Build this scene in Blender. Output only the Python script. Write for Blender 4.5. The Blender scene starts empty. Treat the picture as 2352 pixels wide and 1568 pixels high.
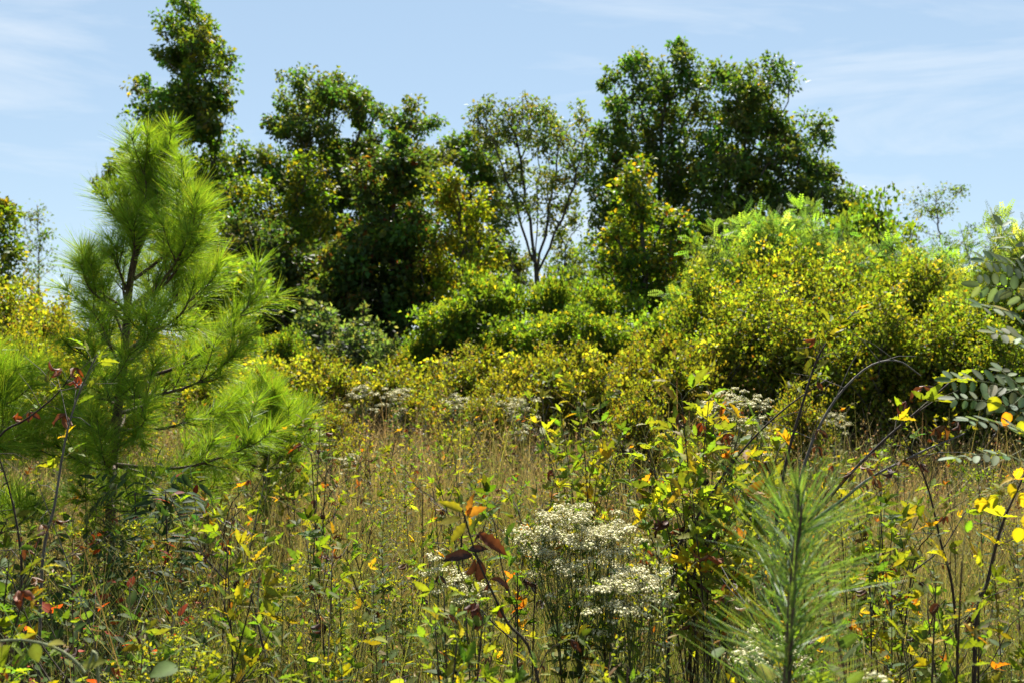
import bpy, math, random
import numpy as np
from mathutils import Matrix, Vector

# ------------------------------------------------------------------ camera, sky, sun, exposure
SC = bpy.context.scene
COL = SC.collection
EYE = 1.65
FOC = 2287.0            # focal length in pixels of a 2352 x 1568 picture
CX, CY = 1176.0, 784.0
SUN_EL, SUN_AZ = 51.0, 5.0      # degrees; azimuth to the right of the view direction (+Y)

cam = bpy.data.cameras.new('camera')
camo = bpy.data.objects.new('camera', cam)
COL.objects.link(camo)
camo.location = (0, 0, EYE)
camo.rotation_euler = (math.radians(90), 0, 0)
cam.sensor_width = 36.0
cam.lens = 35.0
cam.clip_start = 0.05
cam.clip_end = 6000
cam.dof.use_dof = True
cam.dof.focus_distance = 3.6
cam.dof.aperture_fstop = 5.0
SC.camera = camo

world = bpy.data.worlds.new('World')
SC.world = world
world.use_nodes = True
wn, wl = world.node_tree.nodes, world.node_tree.links
wn.clear()
wo = wn.new('ShaderNodeOutputWorld')
wb = wn.new('ShaderNodeBackground')
sky = wn.new('ShaderNodeTexSky')
sky.sky_type = 'NISHITA'
sky.sun_disc = False
sky.sun_elevation = math.radians(SUN_EL)
sky.sun_rotation = math.radians(SUN_AZ)
sky.altitude = 1500
sky.air_density = 1.0
sky.dust_density = 0.0
sky.ozone_density = 1.6
wb.inputs['Strength'].default_value = 0.1
# thin cirrus streaks over the whole dome
tc = wn.new('ShaderNodeTexCoord')
mp = wn.new('ShaderNodeMapping')
mp.inputs['Rotation'].default_value = (0.0, 0.35, 0.5)
mp.inputs['Scale'].default_value = (1.6, 1.2, 9.0)
nz = wn.new('ShaderNodeTexNoise')
nz.inputs['Scale'].default_value = 1.7
nz.inputs['Detail'].default_value = 7
nz.inputs['Roughness'].default_value = 0.58
nz.inputs['Distortion'].default_value = 0.5
rp = wn.new('ShaderNodeValToRGB')
rp.color_ramp.elements[0].position = 0.50
rp.color_ramp.elements[1].position = 0.85
rp.color_ramp.elements[1].color = (0.75, 0.75, 0.75, 1)
mx = wn.new('ShaderNodeMix')
mx.data_type = 'RGBA'
mx.inputs['B'].default_value = (3.3, 3.45, 3.6, 1)
wl.new(tc.outputs['Generated'], mp.inputs['Vector'])
wl.new(mp.outputs['Vector'], nz.inputs['Vector'])
wl.new(nz.outputs['Fac'], rp.inputs['Fac'])
wl.new(rp.outputs['Color'], mx.inputs['Factor'])
# a milky autumn sky: the sky model's range is compressed, then balanced
def wmul(src, c):
    m = wn.new('ShaderNodeMix'); m.data_type = 'RGBA'; m.blend_type = 'MULTIPLY'; m.inputs['Factor'].default_value = 1
    m.inputs['B'].default_value = (*c, 1); wl.new(src, m.inputs['A']); return m.outputs['Result']
gm = wn.new('ShaderNodeGamma'); gm.inputs['Gamma'].default_value = .35
wl.new(wmul(sky.outputs['Color'], (.198, .178, .183)), gm.inputs['Color'])
wl.new(wmul(gm.outputs['Color'], (2.04, 2.50, 2.78)), mx.inputs['A'])
wl.new(mx.outputs['Result'], wb.inputs['Color'])
wl.new(wb.outputs['Background'], wo.inputs['Surface'])

sun = bpy.data.lights.new('sun', 'SUN')
sun.energy = 5.0
sun.angle = math.radians(0.53)
sun.color = (1.0, 0.955, 0.88)
suno = bpy.data.objects.new('sun', sun)
COL.objects.link(suno)
el, az = math.radians(SUN_EL), math.radians(SUN_AZ)
SUND = Vector((math.sin(az) * math.cos(el), math.cos(az) * math.cos(el), math.sin(el)))
suno.rotation_euler = SUND.to_track_quat('Z', 'Y').to_euler()
suno.location = (0, 0, 30)

SC.view_settings.view_transform = 'Standard'
SC.view_settings.look = 'None'
SC.view_settings.exposure = 1.62
SC.view_settings.gamma = 1.0
SC.cycles.max_bounces = 10
SC.cycles.diffuse_bounces = 7
SC.cycles.transmission_bounces = 6
SC.cycles.glossy_bounces = 2
SC.cycles.sample_clamp_indirect = 6.0
SC.cycles.caustics_reflective = False
SC.cycles.caustics_refractive = False

# ------------------------------------------------------------------ helpers
def at(px, py, Y):
    return np.array([(px - CX) / FOC * Y, Y, EYE - (py - CY) / FOC * Y])

def unit(v):
    v = np.asarray(v, float)
    return v / np.maximum(np.linalg.norm(v, axis=-1, keepdims=True), 1e-9)

def mesh_from(name, V, F, C=None, mat=None):
    V = np.asarray(V, np.float32); F = np.asarray(F, np.int32)
    me = bpy.data.meshes.new(name)
    me.vertices.add(len(V)); me.vertices.foreach_set('co', V.ravel())
    me.loops.add(F.size); me.loops.foreach_set('vertex_index', F.ravel())
    me.polygons.add(len(F))
    me.polygons.foreach_set('loop_start', np.arange(0, F.size, 3, dtype=np.int32))
    me.polygons.foreach_set('use_smooth', np.ones(len(F), bool))
    a = me.attributes.new('tint', 'FLOAT_COLOR', 'POINT')
    col = np.ones((len(V), 4), np.float32)
    if C is not None: col[:, :3] = C
    a.data.foreach_set('color', col.ravel())
    me.update(calc_edges=True)
    if mat: me.materials.append(mat)
    return me

class MB:
    """collects triangles with a tint"""
    def __init__(s): s.V, s.F, s.C, s.n = [], [], [], 0
    def add(s, V, F, C=None):
        V = np.asarray(V, float).reshape(-1, 3)
        s.V.append(V); s.F.append(np.asarray(F).reshape(-1, 3) + s.n)
        s.C.append(np.broadcast_to(np.ones(3) if C is None else C, V.shape)); s.n += len(V)
    def mesh(s, name, mat, origin=(0, 0, 0)):
        if not s.V: return None
        return mesh_from(name, np.concatenate(s.V) - np.asarray(origin), np.concatenate(s.F), np.concatenate(s.C), mat)
    def build(s, name, mat, parent=None, origin=(0, 0, 0)):
        me = s.mesh(name, mat, origin)
        return None if me is None else link(name, me, parent)

def link(name, data, parent=None):
    o = bpy.data.objects.new(name, data)
    COL.objects.link(o)
    if parent: o.parent = parent
    return o

def thing(name, label, cat, loc=(0, 0, 0), group=None):
    o = bpy.data.objects.new(name, None)
    COL.objects.link(o)
    o.location = tuple(float(c) for c in loc)
    o.empty_display_size = 0.1
    return tag(o, label, cat, group)

def tag(o, label=None, cat=None, group=None, kind=None):
    if label: o['label'] = label
    if cat: o['category'] = cat
    if group: o['group'] = group
    if kind: o['kind'] = kind
    return o

def copy_tree(o, parent=None):
    c = o.copy(); COL.objects.link(c)
    if parent: c.parent = parent
    for ch in o.children: copy_tree(ch, c)
    return c

def frames(d, n):
    d = unit(d); x = unit(np.cross(d, n)); z = np.cross(x, d)
    return x, d, z

def instance(mb, tm, pos, d, n, s, rgb):
    """many copies of a template (V, F) in one go"""
    if len(pos) == 0: return
    x, y, z = frames(d, n)
    M = np.stack([x, y, z], 1)                        # rows
    s = np.broadcast_to(np.asarray(s, float), (len(pos),))
    V = np.einsum('kj,njc->nkc', tm[0], M) * s[:, None, None] + np.asarray(pos)[:, None, :]
    k = len(tm[0])
    F = tm[1][None] + (np.arange(len(pos)) * k)[:, None, None]
    C = np.repeat(np.asarray(rgb, float), k, 0)
    if len(tm) > 2: C = C * np.tile(tm[2], len(pos))[:, None]
    mb.add(V.reshape(-1, 3), F.reshape(-1, 3), C)

def tube(mb, P, R, sides=5, col=None):
    P = np.asarray(P, float); R = np.asarray(R, float); n = len(P)
    T = np.gradient(P, axis=0) if n > 2 else np.repeat((P[1:] - P[:1]), 2, 0)
    T = unit(T)
    ref = np.array([0.31, 0.87, 0.12]) if abs(T[0] @ np.array([0.3, 0.87, 0.1])) < .9 else np.array([1., 0, 0])
    X = unit(np.cross(T, ref)); Y = np.cross(T, X)
    a = np.arange(sides) / sides * 2 * np.pi
    V = P[:, None] + R[:, None, None] * (np.cos(a)[None, :, None] * X[:, None] + np.sin(a)[None, :, None] * Y[:, None])
    V = np.concatenate([V.reshape(-1, 3), P[-1:] + T[-1:] * R[-1]])
    i = np.arange(n - 1)[:, None] * sides; j = np.arange(sides)[None]; k = (j + 1) % sides
    A = np.stack([i + j, i + k, i + sides + k], -1).reshape(-1, 3)
    B = np.stack([i + j, i + sides + k, i + sides + j], -1).reshape(-1, 3)
    cap = np.stack([(n - 1) * sides + j[0], (n - 1) * sides + k[0], np.full(sides, n * sides)], -1)
    mb.add(V, np.concatenate([A, B, cap]), col)

def frusta(mb, p0, p1, r0, r1, sides=5):
    d = unit(p1 - p0)
    x = unit(np.cross(d, np.array([0.37, 0.21, 0.9]) + 0 * d)); y = np.cross(d, x)
    a = np.arange(sides) / sides * 2 * np.pi
    ring = np.cos(a)[None, :, None] * x[:, None] + np.sin(a)[None, :, None] * y[:, None]
    V = np.concatenate([p0[:, None] + ring * r0[:, None, None], p1[:, None] + ring * r1[:, None, None]], 1)
    j = np.arange(sides); k = (j + 1) % sides
    f = np.concatenate([np.stack([j, k, k + sides], -1), np.stack([j, k + sides, j + sides], -1)])
    F = f[None] + (np.arange(len(p0)) * 2 * sides)[:, None, None]
    mb.add(V.reshape(-1, 3), F.reshape(-1, 3))

def smooth_path(pts, n):
    """Catmull-Rom through points"""
    P = np.asarray(pts, float)
    P = np.concatenate([[2 * P[0] - P[1]], P, [2 * P[-1] - P[-2]]])
    m = len(P) - 3
    t = np.linspace(0, m - 1e-6, n); i = t.astype(int); u = (t - i)[:, None]
    a, b, c, d = P[i], P[i + 1], P[i + 2], P[i + 3]
    return 0.5 * (2 * b + (c - a) * u + (2 * a - 5 * b + 4 * c - d) * u ** 2 + (3 * b - a - 3 * c + d) * u ** 3)

def rdir(g, n):
    return unit(g.normal(size=(n, 3)))

def pick(g, pal, n):
    """colours from a palette [(weight, (r, g, b))] with a little spread"""
    w = np.array([p[0] for p in pal], float); w /= w.sum()
    c = np.array([p[1] for p in pal])[g.choice(len(pal), n, p=w)]
    v = np.exp(g.normal(0, .18, (n, 1))); h = np.exp(g.normal(0, .08, (n, 3)))
    return np.clip(c * v * h, 0.003, 0.85)

# ------------------------------------------------------------------ materials
def nodes_of(name):
    m = bpy.data.materials.new(name); m.use_nodes = True
    n, l = m.node_tree.nodes, m.node_tree.links; n.clear()
    return m, n, l, n.new('ShaderNodeOutputMaterial')

def tint_nodes(n, l):
    at_ = n.new('ShaderNodeAttribute'); at_.attribute_name = 'tint'
    oi = n.new('ShaderNodeObjectInfo')
    m = n.new('ShaderNodeMix'); m.data_type = 'RGBA'; m.blend_type = 'MULTIPLY'; m.inputs['Factor'].default_value = 1
    l.new(at_.outputs['Color'], m.inputs['A']); l.new(oi.outputs['Color'], m.inputs['B'])
    return m.outputs['Result']

def mixc(n, l, fac, a, b, blend='MIX'):
    m = n.new('ShaderNodeMix'); m.data_type = 'RGBA'; m.blend_type = blend
    for s, v in (('Factor', fac), ('A', a), ('B', b)):
        if hasattr(v, 'links'): l.new(v, m.inputs[s])
        else: m.inputs[s].default_value = v
    return m.outputs['Result']

def leaf_material(name, rough, trans, spec=0.5, tcol=(1.55, 1.35, .45, 1), spots=0.5, nscale=45):
    m, n, l, out = nodes_of(name)
    base = tint_nodes(n, l)
    g = n.new('ShaderNodeNewGeometry')
    nz = n.new('ShaderNodeTexNoise'); nz.inputs['Scale'].default_value = nscale; nz.inputs['Detail'].default_value = 3
    l.new(g.outputs['Position'], nz.inputs['Vector'])
    r = n.new('ShaderNodeValToRGB')
    r.color_ramp.elements[0].position = .3; r.color_ramp.elements[1].position = .75
    r.color_ramp.elements[0].color = (1, 1, 1, 1); r.color_ramp.elements[1].color = (.62, .5, .42, 1)
    l.new(nz.outputs['Fac'], r.inputs['Fac'])
    c = mixc(n, l, spots, base, mixc(n, l, 1.0, base, r.outputs['Color'], 'MULTIPLY'))
    p = n.new('ShaderNodeBsdfPrincipled')
    p.inputs['Roughness'].default_value = rough
    p.inputs['Specular IOR Level'].default_value = spec
    l.new(c, p.inputs['Base Color'])
    t = n.new('ShaderNodeBsdfTranslucent')
    l.new(mixc(n, l, 1.0, c, tcol, 'MULTIPLY'), t.inputs['Color'])
    ms = n.new('ShaderNodeMixShader'); ms.inputs['Fac'].default_value = trans
    l.new(p.outputs['BSDF'], ms.inputs[1]); l.new(t.outputs['BSDF'], ms.inputs[2])
    l.new(ms.outputs['Shader'], out.inputs['Surface'])
    return m

def bark_material(name, dark, light, scale=30, bump=.4):
    m, n, l, out = nodes_of(name)
    g = n.new('ShaderNodeNewGeometry')
    mp = n.new('ShaderNodeMapping'); mp.inputs['Scale'].default_value = (1, 1, .35)
    nz = n.new('ShaderNodeTexNoise'); nz.inputs['Scale'].default_value = scale; nz.inputs['Detail'].default_value = 5
    l.new(g.outputs['Position'], mp.inputs['Vector']); l.new(mp.outputs['Vector'], nz.inputs['Vector'])
    r = n.new('ShaderNodeValToRGB')
    r.color_ramp.elements[0].position = .35; r.color_ramp.elements[1].position = .68
    r.color_ramp.elements[0].color = (*dark, 1); r.color_ramp.elements[1].color = (*light, 1)
    l.new(nz.outputs['Fac'], r.inputs['Fac'])
    c = mixc(n, l, 1.0, r.outputs['Color'], tint_nodes(n, l), 'MULTIPLY')
    p = n.new('ShaderNodeBsdfPrincipled'); p.inputs['Roughness'].default_value = .8
    p.inputs['Specular IOR Level'].default_value = .3
    b = n.new('ShaderNodeBump'); b.inputs['Strength'].default_value = bump; b.inputs['Distance'].default_value = .02
    l.new(nz.outputs['Fac'], b.inputs['Height']); l.new(b.outputs['Normal'], p.inputs['Normal'])
    l.new(c, p.inputs['Base Color']); l.new(p.outputs['BSDF'], out.inputs['Surface'])
    return m

M_TREE = leaf_material('tree_leaf', .5, .54, .22, (1.5, 1.35, .4, 1), .35, 3)
M_SHRUB = leaf_material('shrub_leaf', .55, .62, .22, (1.42, 1.38, .42, 1), .4, 8)
M_LEAF = leaf_material('weed_leaf', .58, .56, .14, (1.42, 1.4, .42, 1), .7, 70)
M_PALE = leaf_material('pale_leaf', .6, .42, .2, (1.3, 1.3, .6, 1), .3, 60)
M_DEAD = leaf_material('dead_leaf', .6, .25, .3, (1.5, 1.0, .5, 1), .8, 90)
M_NEEDLE = leaf_material('pine_needle', .5, .48, .28, (1.5, 1.3, .4, 1), .15, 30)
M_GRASS = leaf_material('grass_blade', .6, .40, .25, (1.35, 1.2, .7, 1), .4, 20)
M_FLOWER = leaf_material('white_floret', .7, .35, .2, (1.05, 1.05, .9, 1), .1, 80)
M_BARK = bark_material('tree_bark', (.028, .022, .017), (.10, .085, .068), 14)
M_PBARK = bark_material('pine_bark', (.03, .02, .014), (.12, .075, .045), 60)
M_STEM = bark_material('weed_stem', (.55, .55, .55), (1, 1, 1), 60, .2)

# ------------------------------------------------------------------ leaf templates: along +Y, face up +Z, length 1
def strip_leaf(t, w, fold=.25, droop=.15, pleat=0.0, twist=0.0):
    t = np.asarray(t, float); w = np.asarray(w, float); n = len(t)
    zc = -droop * t ** 2
    pl = pleat * np.where(np.arange(n) % 2, 1, -1)
    L = np.stack([-w, t + pleat * .0, zc + fold * w + pl], -1); R = np.stack([w, t, zc + fold * w + pl], -1)
    Mi = np.stack([0 * t, t, zc + pl * .3], -1)
    a = twist * t; ca, sa = np.cos(a), np.sin(a)
    out = []
    for Q in (L, Mi, R):
        x = Q[:, 0] * ca - (Q[:, 2] - zc) * sa; z = Q[:, 0] * sa + (Q[:, 2] - zc) * ca + zc
        out.append(np.stack([x, Q[:, 1], z], -1))
    V = np.concatenate(out)
    F = []
    for i in range(n - 1):
        for a0, b0 in ((0, n), (n, 2 * n)):
            q = (a0 + i, b0 + i, b0 + i + 1, a0 + i + 1)
            if w[i] > 1e-6: F.append((q[0], q[1], q[3]) if a0 == 0 else (q[0], q[1], q[2]))
            if w[i + 1] > 1e-6: F.append((q[1], q[2], q[3]) if a0 == 0 else (q[0], q[2], q[3]))
    band = np.where(np.arange(n) % 2, 1.12, .84) if pleat else np.full(n, .88)
    return V, np.array(F, int), np.concatenate([band * (1 - .15 * t), np.full(n, 1.22) * (1 - .1 * t), band * (1 - .15 * t)])

def curled(t, w, roll=2.2, curl=2.0, g=None):
    """a dry leaf: rolled lengthwise and curled along its rib"""
    t = np.asarray(t, float); w = np.asarray(w, float); n = len(t)
    a = curl * t
    cy = np.where(curl == 0, t, np.sin(a) / curl); cz = -(1 - np.cos(a)) / curl
    tan = np.stack([0 * t, np.cos(a), -np.sin(a)], -1); nor = np.stack([0 * t, np.sin(a), np.cos(a)], -1)
    cen = np.stack([0 * t, cy, cz], -1)
    rows = []
    wob = g.normal(0, .035, (n, 5)) if g is not None else np.zeros((n, 5))
    for k, u in enumerate((-1, -.5, 0, .5, 1)):
        ang = u * roll / 2
        rows.append(cen + (np.sin(ang) * w * 2 / roll)[:, None] * np.array([1., 0, 0]) + ((1 - np.cos(ang)) * w * 2 / roll + wob[:, k])[:, None] * nor)
    V = np.stack(rows, 1).reshape(-1, 3)
    F = []
    for i in range(n - 1):
        for k in range(4):
            q = i * 5 + k
            F += [(q, q + 1, q + 6), (q, q + 6, q + 5)]
    pig = np.array([.7, .95, 1.25, .95, .7])[None] * (1 + (g.normal(0, .15, (n, 5)) if g is not None else 0))
    return V, np.array(F, int), np.clip(pig, .4, 1.6).ravel()

G0 = np.random.default_rng(5)
T_QUAD = (np.array([[0, 0, 0], [.31, .45, .09], [0, 1, -.08], [-.31, .45, .09]]), np.array([[0, 1, 2], [0, 2, 3]]))
T_STAR = (np.array([[0, 0, 0], [.40, .42, .1], [.16, .6, .03], [0, 1, -.1], [-.16, .6, .03], [-.40, .42, .1]]), np.array([[0, 1, 2], [0, 2, 4], [0, 4, 5], [2, 3, 4]]))
T_LOBE = (np.array([[0, 0, 0], [.16, .3, .05], [.44, .5, .1], [.17, .62, .04], [0, 1, -.1], [-.17, .62, .04], [-.44, .5, .1], [-.16, .3, .05]]),
          np.array([[0, 1, 7], [1, 2, 3], [1, 3, 5], [1, 5, 7], [7, 5, 6], [3, 4, 5]]))
T_OVATE = strip_leaf([0, .12, .3, .5, .7, .87, 1], [0, .19, .30, .31, .23, .11, 0], .22, .16)
T_BROAD = strip_leaf([0, .1, .28, .5, .72, .9, 1], [0, .26, .40, .40, .28, .11, 0], .2, .25)
T_OBLONG = strip_leaf([0, .1, .3, .6, .85, 1], [0, .15, .215, .22, .15, 0], .18, .05)
T_LANCE = strip_leaf([0, .15, .4, .7, 1], [0, .10, .155, .10, 0], .3, .2)
T_NARROW = strip_leaf([0, .25, .6, 1], [0, .085, .08, 0], .3, .2)
_s = np.linspace(0, 1, 10)
_w = .185 * np.sin(np.pi * np.clip(_s, 0, 1) ** .82) ** .85
_w = _w * np.where(np.arange(10) % 2, 1.1, .88); _w[0] = _w[-1] = 0
T_BRAMBLE = [strip_leaf(_s, _w, .30, .22, .020), strip_leaf(_s, _w * .9, .45, .45, .024, .5), strip_leaf(_s, _w * 1.05, .12, .1, .016, -.3)]
_t = np.linspace(0, 1, 7); _d = np.array([.02, .13, .20, .21, .17, .10, .01])
T_CURL = [curled(_t, _d, 3.0, 1.8, G0), curled(_t, _d, 4.2, 2.6, G0), curled(_t, _d * 1.1, 2.2, .9, G0)]

# palettes (real surface colours)
OAK = [(6, (.072, .138, .034)), (3, (.10, .17, .034)), (1.4, (.16, .20, .03)), (.1, (.22, .18, .02))]
OAKD = [(6, (.062, .118, .030)), (2, (.09, .145, .03)), (.7, (.16, .175, .025))]
OAKG = [(5, (.095, .15, .042)), (4, (.125, .175, .044)), (1, (.17, .19, .035))]
GUM = [(5, (.075, .145, .018)), (3, (.115, .185, .02)), (1.8, (.22, .26, .02)), (.5, (.36, .29, .02)), (.12, (.34, .14, .015))]
YEL = [(4, (.12, .175, .018)), (4, (.20, .245, .02)), (2, (.30, .30, .02)), (.25, (.32, .17, .02))]
LOC = [(4, (.17, .26, .07)), (3, (.22, .30, .08)), (1.5, (.23, .27, .04)), (.3, (.34, .29, .025))]
SHR = [(5, (.15, .185, .024)), (5, (.21, .23, .024)), (2.2, (.28, .265, .024)), (.8, (.34, .25, .022)), (.2, (.30, .14, .02)), (.5, (.13, .10, .035))]
SHG = [(5, (.09, .16, .022)), (4, (.13, .20, .025)), (2, (.20, .245, .025)), (.4, (.28, .26, .02))]
SHO = [(4, (.15, .18, .024)), (4, (.22, .225, .024)), (2, (.28, .25, .024)), (.7, (.32, .19, .02)), (1, (.14, .10, .04))]
BRA = [(5, (.12, .165, .022)), (5, (.17, .205, .022)), (1.6, (.25, .25, .022)), (.6, (.38, .25, .015)), (.25, (.34, .13, .015)), (.4, (.12, .07, .03))]
BRG = [(5, (.07, .12, .018)), (3, (.13, .18, .02)), (1.2, (.28, .25, .02)), (.3, (.35, .12, .015))]
DED = [(3, (.085, .04, .02)), (2, (.15, .07, .03)), (1, (.04, .022, .015)), (1, (.22, .07, .02))]
NDL = [(5, (.16, .29, .026)), (3, (.23, .36, .04)), (1, (.11, .20, .02)), (.6, (.28, .33, .05))]
GRS = [(4, (.36, .29, .14)), (3, (.28, .23, .10)), (3, (.21, .22, .06)), (2, (.16, .20, .04)), (1.4, (.32, .21, .12))]
LOW = [(4, (.10, .14, .025)), (3, (.15, .18, .03)), (2, (.22, .22, .04)), (1.5, (.24, .18, .07)), (.8, (.15, .10, .05))]

# ------------------------------------------------------------------ ground
def build_ground():
    m, n, l, out = nodes_of('field_soil')
    g = n.new('ShaderNodeNewGeometry')
    a = n.new('ShaderNodeTexNoise'); a.inputs['Scale'].default_value = 1.3; a.inputs['Detail'].default_value = 8
    b = n.new('ShaderNodeTexNoise'); b.inputs['Scale'].default_value = 40; b.inputs['Detail'].default_value = 5
    l.new(g.outputs['Position'], a.inputs['Vector']); l.new(g.outputs['Position'], b.inputs['Vector'])
    r = n.new('ShaderNodeValToRGB'); e = r.color_ramp.elements
    e[0].position, e[0].color = .3, (.035, .03, .014, 1); e[1].position, e[1].color = .7, (.11, .085, .045, 1)
    l.new(b.outputs['Fac'], r.inputs['Fac'])
    r2 = n.new('ShaderNodeValToRGB'); e = r2.color_ramp.elements
    e[0].position, e[0].color = .4, (.045, .06, .018, 1); e[1].position, e[1].color = .62, (.13, .10, .055, 1)
    l.new(a.outputs['Fac'], r2.inputs['Fac'])
    p = n.new('ShaderNodeBsdfPrincipled'); p.inputs['Roughness'].default_value = .95
    bm = n.new('ShaderNodeBump'); bm.inputs['Strength'].default_value = .8; bm.inputs['Distance'].default_value = .04
    l.new(b.outputs['Fac'], bm.inputs['Height']); l.new(bm.outputs['Normal'], p.inputs['Normal'])
    l.new(mixc(n, l, .5, r.outputs['Color'], r2.outputs['Color']), p.inputs['Base Color'])
    l.new(p.outputs['BSDF'], out.inputs['Surface'])
    mb = MB()
    xs = np.concatenate([[-3000, -800, -200, -80], np.linspace(-40, 40, 41), [80, 200, 800, 3000]])
    ys = np.concatenate([[-3000, -600, -100, -30], np.linspace(-10, 50, 41), [90, 200, 800, 4000]])
    gx, gy = np.meshgrid(xs, ys)
    gz = -np.abs(.03 * np.sin(gx * 1.1) * np.cos(gy * .9 + 1)) * (np.abs(gx) < 41) * (gy < 51) * (gy > -11) - .01
    V = np.stack([gx, gy, gz], -1).reshape(-1, 3)
    ny, nx = gx.shape; i = np.arange(ny - 1)[:, None] * nx + np.arange(nx - 1)[None]
    F = np.concatenate([np.stack([i, i + 1, i + nx + 1], -1).reshape(-1, 3), np.stack([i, i + nx + 1, i + nx], -1).reshape(-1, 3)])
    mb.add(V, F)
    o = mb.build('ground', m); tag(o, 'brown weedy field soil under the meadow plants', 'ground', kind='structure')
build_ground()

# ------------------------------------------------------------------ trees
def grow(trunk, attr, g, up=.16, bias=.25, steep=.55, limbs=()):
    """connect attractor points to a trunk; returns node positions, parents, terminal ids"""
    pos = [np.array(p) for p in trunk]; par = list(range(-1, len(trunk) - 1))
    plen = list(np.concatenate([[0], np.cumsum(np.linalg.norm(np.diff(trunk, axis=0), axis=1))]))
    tr = np.asarray(trunk)
    dist = np.min(np.linalg.norm(attr[:, None] - tr[None], axis=2), 1)
    term = []
    cap = 60000
    buf = np.zeros((cap, 3)); pl = np.zeros(cap); nn = len(pos)
    buf[:nn] = tr; pl[:nn] = plen
    for lb in limbs:
        q = int(np.argmin(np.linalg.norm(buf[:len(trunk)] - lb[0], axis=1)))
        for s in lb[1:]:
            par.append(q); buf[nn] = s; pl[nn] = pl[q] + .4 * np.linalg.norm(s - buf[q]); q = nn; nn += 1
    for k in np.argsort(dist):
        a = attr[k]
        D = np.linalg.norm(buf[:nn] - a, axis=1)
        dz = buf[:nn, 2] - a[2]
        cost = D + bias * pl[:nn] + np.maximum(dz + steep * D, 0) * 1.5
        p = int(np.argmin(cost)); L = D[p]
        m = max(2, int(L / .45) + 1)
        A, B = buf[p], a
        dp = A - buf[par[p]] if par[p] >= 0 else np.array([0, 0, 1.])
        c = A + (unit(dp) * .45 + unit(B - A) * .55) * L * .5 + g.normal(0, .035 * L, 3)
        t = np.linspace(0, 1, m + 1)[1:, None]
        pts = (1 - t) ** 2 * A + 2 * t * (1 - t) * c + t ** 2 * B
        pts[:-1] += g.normal(0, .03, pts[:-1].shape)
        q = p
        for s in pts:
            par.append(q); buf[nn] = s; pl[nn] = pl[q] + np.linalg.norm(s - buf[q]); q = nn; nn += 1
        term.append(q)
    return buf[:nn].copy(), np.array(par), np.array(term)

def wood(mb, pos, par, rtip, expo, sides=5, keep=0.0):
    n = len(pos); w = np.zeros(n)
    ch = np.zeros(n, int)
    for i in range(1, n): ch[par[i]] += 1
    w[ch == 0] = 1
    for i in range(n - 1, 0, -1): w[par[i]] += max(w[i], 0)
    r = rtip * np.maximum(w, 1) ** expo
    i = np.arange(1, n)
    frusta(mb, pos[par[i]], pos[i], np.minimum(r[par[i]], r[i] * 1.25), r[i], sides)

def tree(name, label, cat, Y, trunk_px, lobes, pal, seed, leaf=.12, per=34, dens=9.0, clump=.27, mat=None, rtip=.011, expo=.40,
         depth=1.0, group=None, tmpl=None, stems=1, bark=None, vert=.8, up=.16, bias=.3, limbs=()):
    """trunk_px: (x, y) picture points of the trunk from the ground up; lobes: (x, y, rx, ry) of the crown in the picture, all at distance Y"""
    g = np.random.default_rng(seed)
    mat = mat or M_TREE; tmpl = tmpl or T_QUAD
    base = at(trunk_px[0][0], 0, Y); base[2] = 0
    tp = [base] + [at(x, y, Y) for x, y in trunk_px[1:]]
    for q in tp[2:]: q[1] += g.normal(0, .12)
    L = sum(np.linalg.norm(np.diff(np.array(tp), axis=0), axis=1))
    path = smooth_path(tp, max(5, int(L / .35)))
    path[1:-1] += g.normal(0, .02, path[1:-1].shape)
    A = []
    k = Y / FOC
    allw = max(l[0] for l in lobes) - min(l[0] for l in lobes)
    for lb in lobes:
        cx, cy, rx, ry = lb[:4]
        rx, ry = rx * 1.14, ry * 1.14
        rd = .5 * (rx + ry) * k * 1.25
        half = max(allw * k * .5 - abs(cx - trunk_px[0][0]) * k * .7, .15) * depth * .6
        off = lb[4] if len(lb) > 4 else g.uniform(-half, half)
        c = at(cx, cy, Y); c[1] += off
        vol = 4.19 * rx * k * ry * k * rd
        m = max(4, int(dens * 1.15 * vol ** .85))
        u = rdir(g, m) * (g.random((m, 1)) ** (1 / 2.4))
        A.append(c + u * np.array([rx * k, rd, ry * k]))
    A = np.concatenate(A)
    A = A[A[:, 2] > .25]
    lim = []
    for lp in limbs:
        off = g.normal(0, .5); Q = [at(x, y, Y) + np.array([0, off * i / (len(lp) - 1), 0]) for i, (x, y) in enumerate(lp)]
        W = smooth_path(Q, 3 * len(lp)); W[1:] += g.normal(0, .03, W[1:].shape); lim.append(W)
    pos, par, term = grow(path, A, g, up, bias, .55, lim)
    wm = MB(); wood(wm, pos, par, rtip, expo, 6)
    root = thing(name, label, cat, base, group)
    wm.build('trunk', bark or M_BARK, root, base)
    # leaves: a clump at each twig end and some along the last bit of twig
    cm = MB()
    m = np.maximum(g.poisson(per * 2.5, len(A)) * np.exp(g.normal(0, .3, len(A))), 4).astype(int)
    idx = np.repeat(np.arange(len(A)), m)
    N = len(idx)
    leaf *= .84
    cr = clump * 1.02 * np.exp(g.normal(0, .3, len(A)))[idx]
    u = rdir(g, N) * (g.random((N, 1)) ** .5)
    sub = par[term][idx]
    along = g.random((N, 1)) ** 1.6
    cen = pos[term][idx] * (1 - along * .55) + pos[sub] * along * .55
    P = cen + u * cr[:, None] * np.array([1, 1, vert])
    d = u * .8 + g.normal(0, .45, (N, 3)) + np.array([0, 0, -.25])
    nrm = np.array([.0, .1, .55]) + g.normal(0, .75, (N, 3))
    tone = np.exp(g.normal(0, .14, (len(A), 3)) * np.array([.9, .9, .6]))[idx]
    instance(cm, tmpl, P, d, nrm, leaf * np.exp(g.normal(0, .25, N)), pick(g, pal, N) * tone)
    cm.build('crown', mat, root, base)
    return root

def G(y): return (y,)

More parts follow.
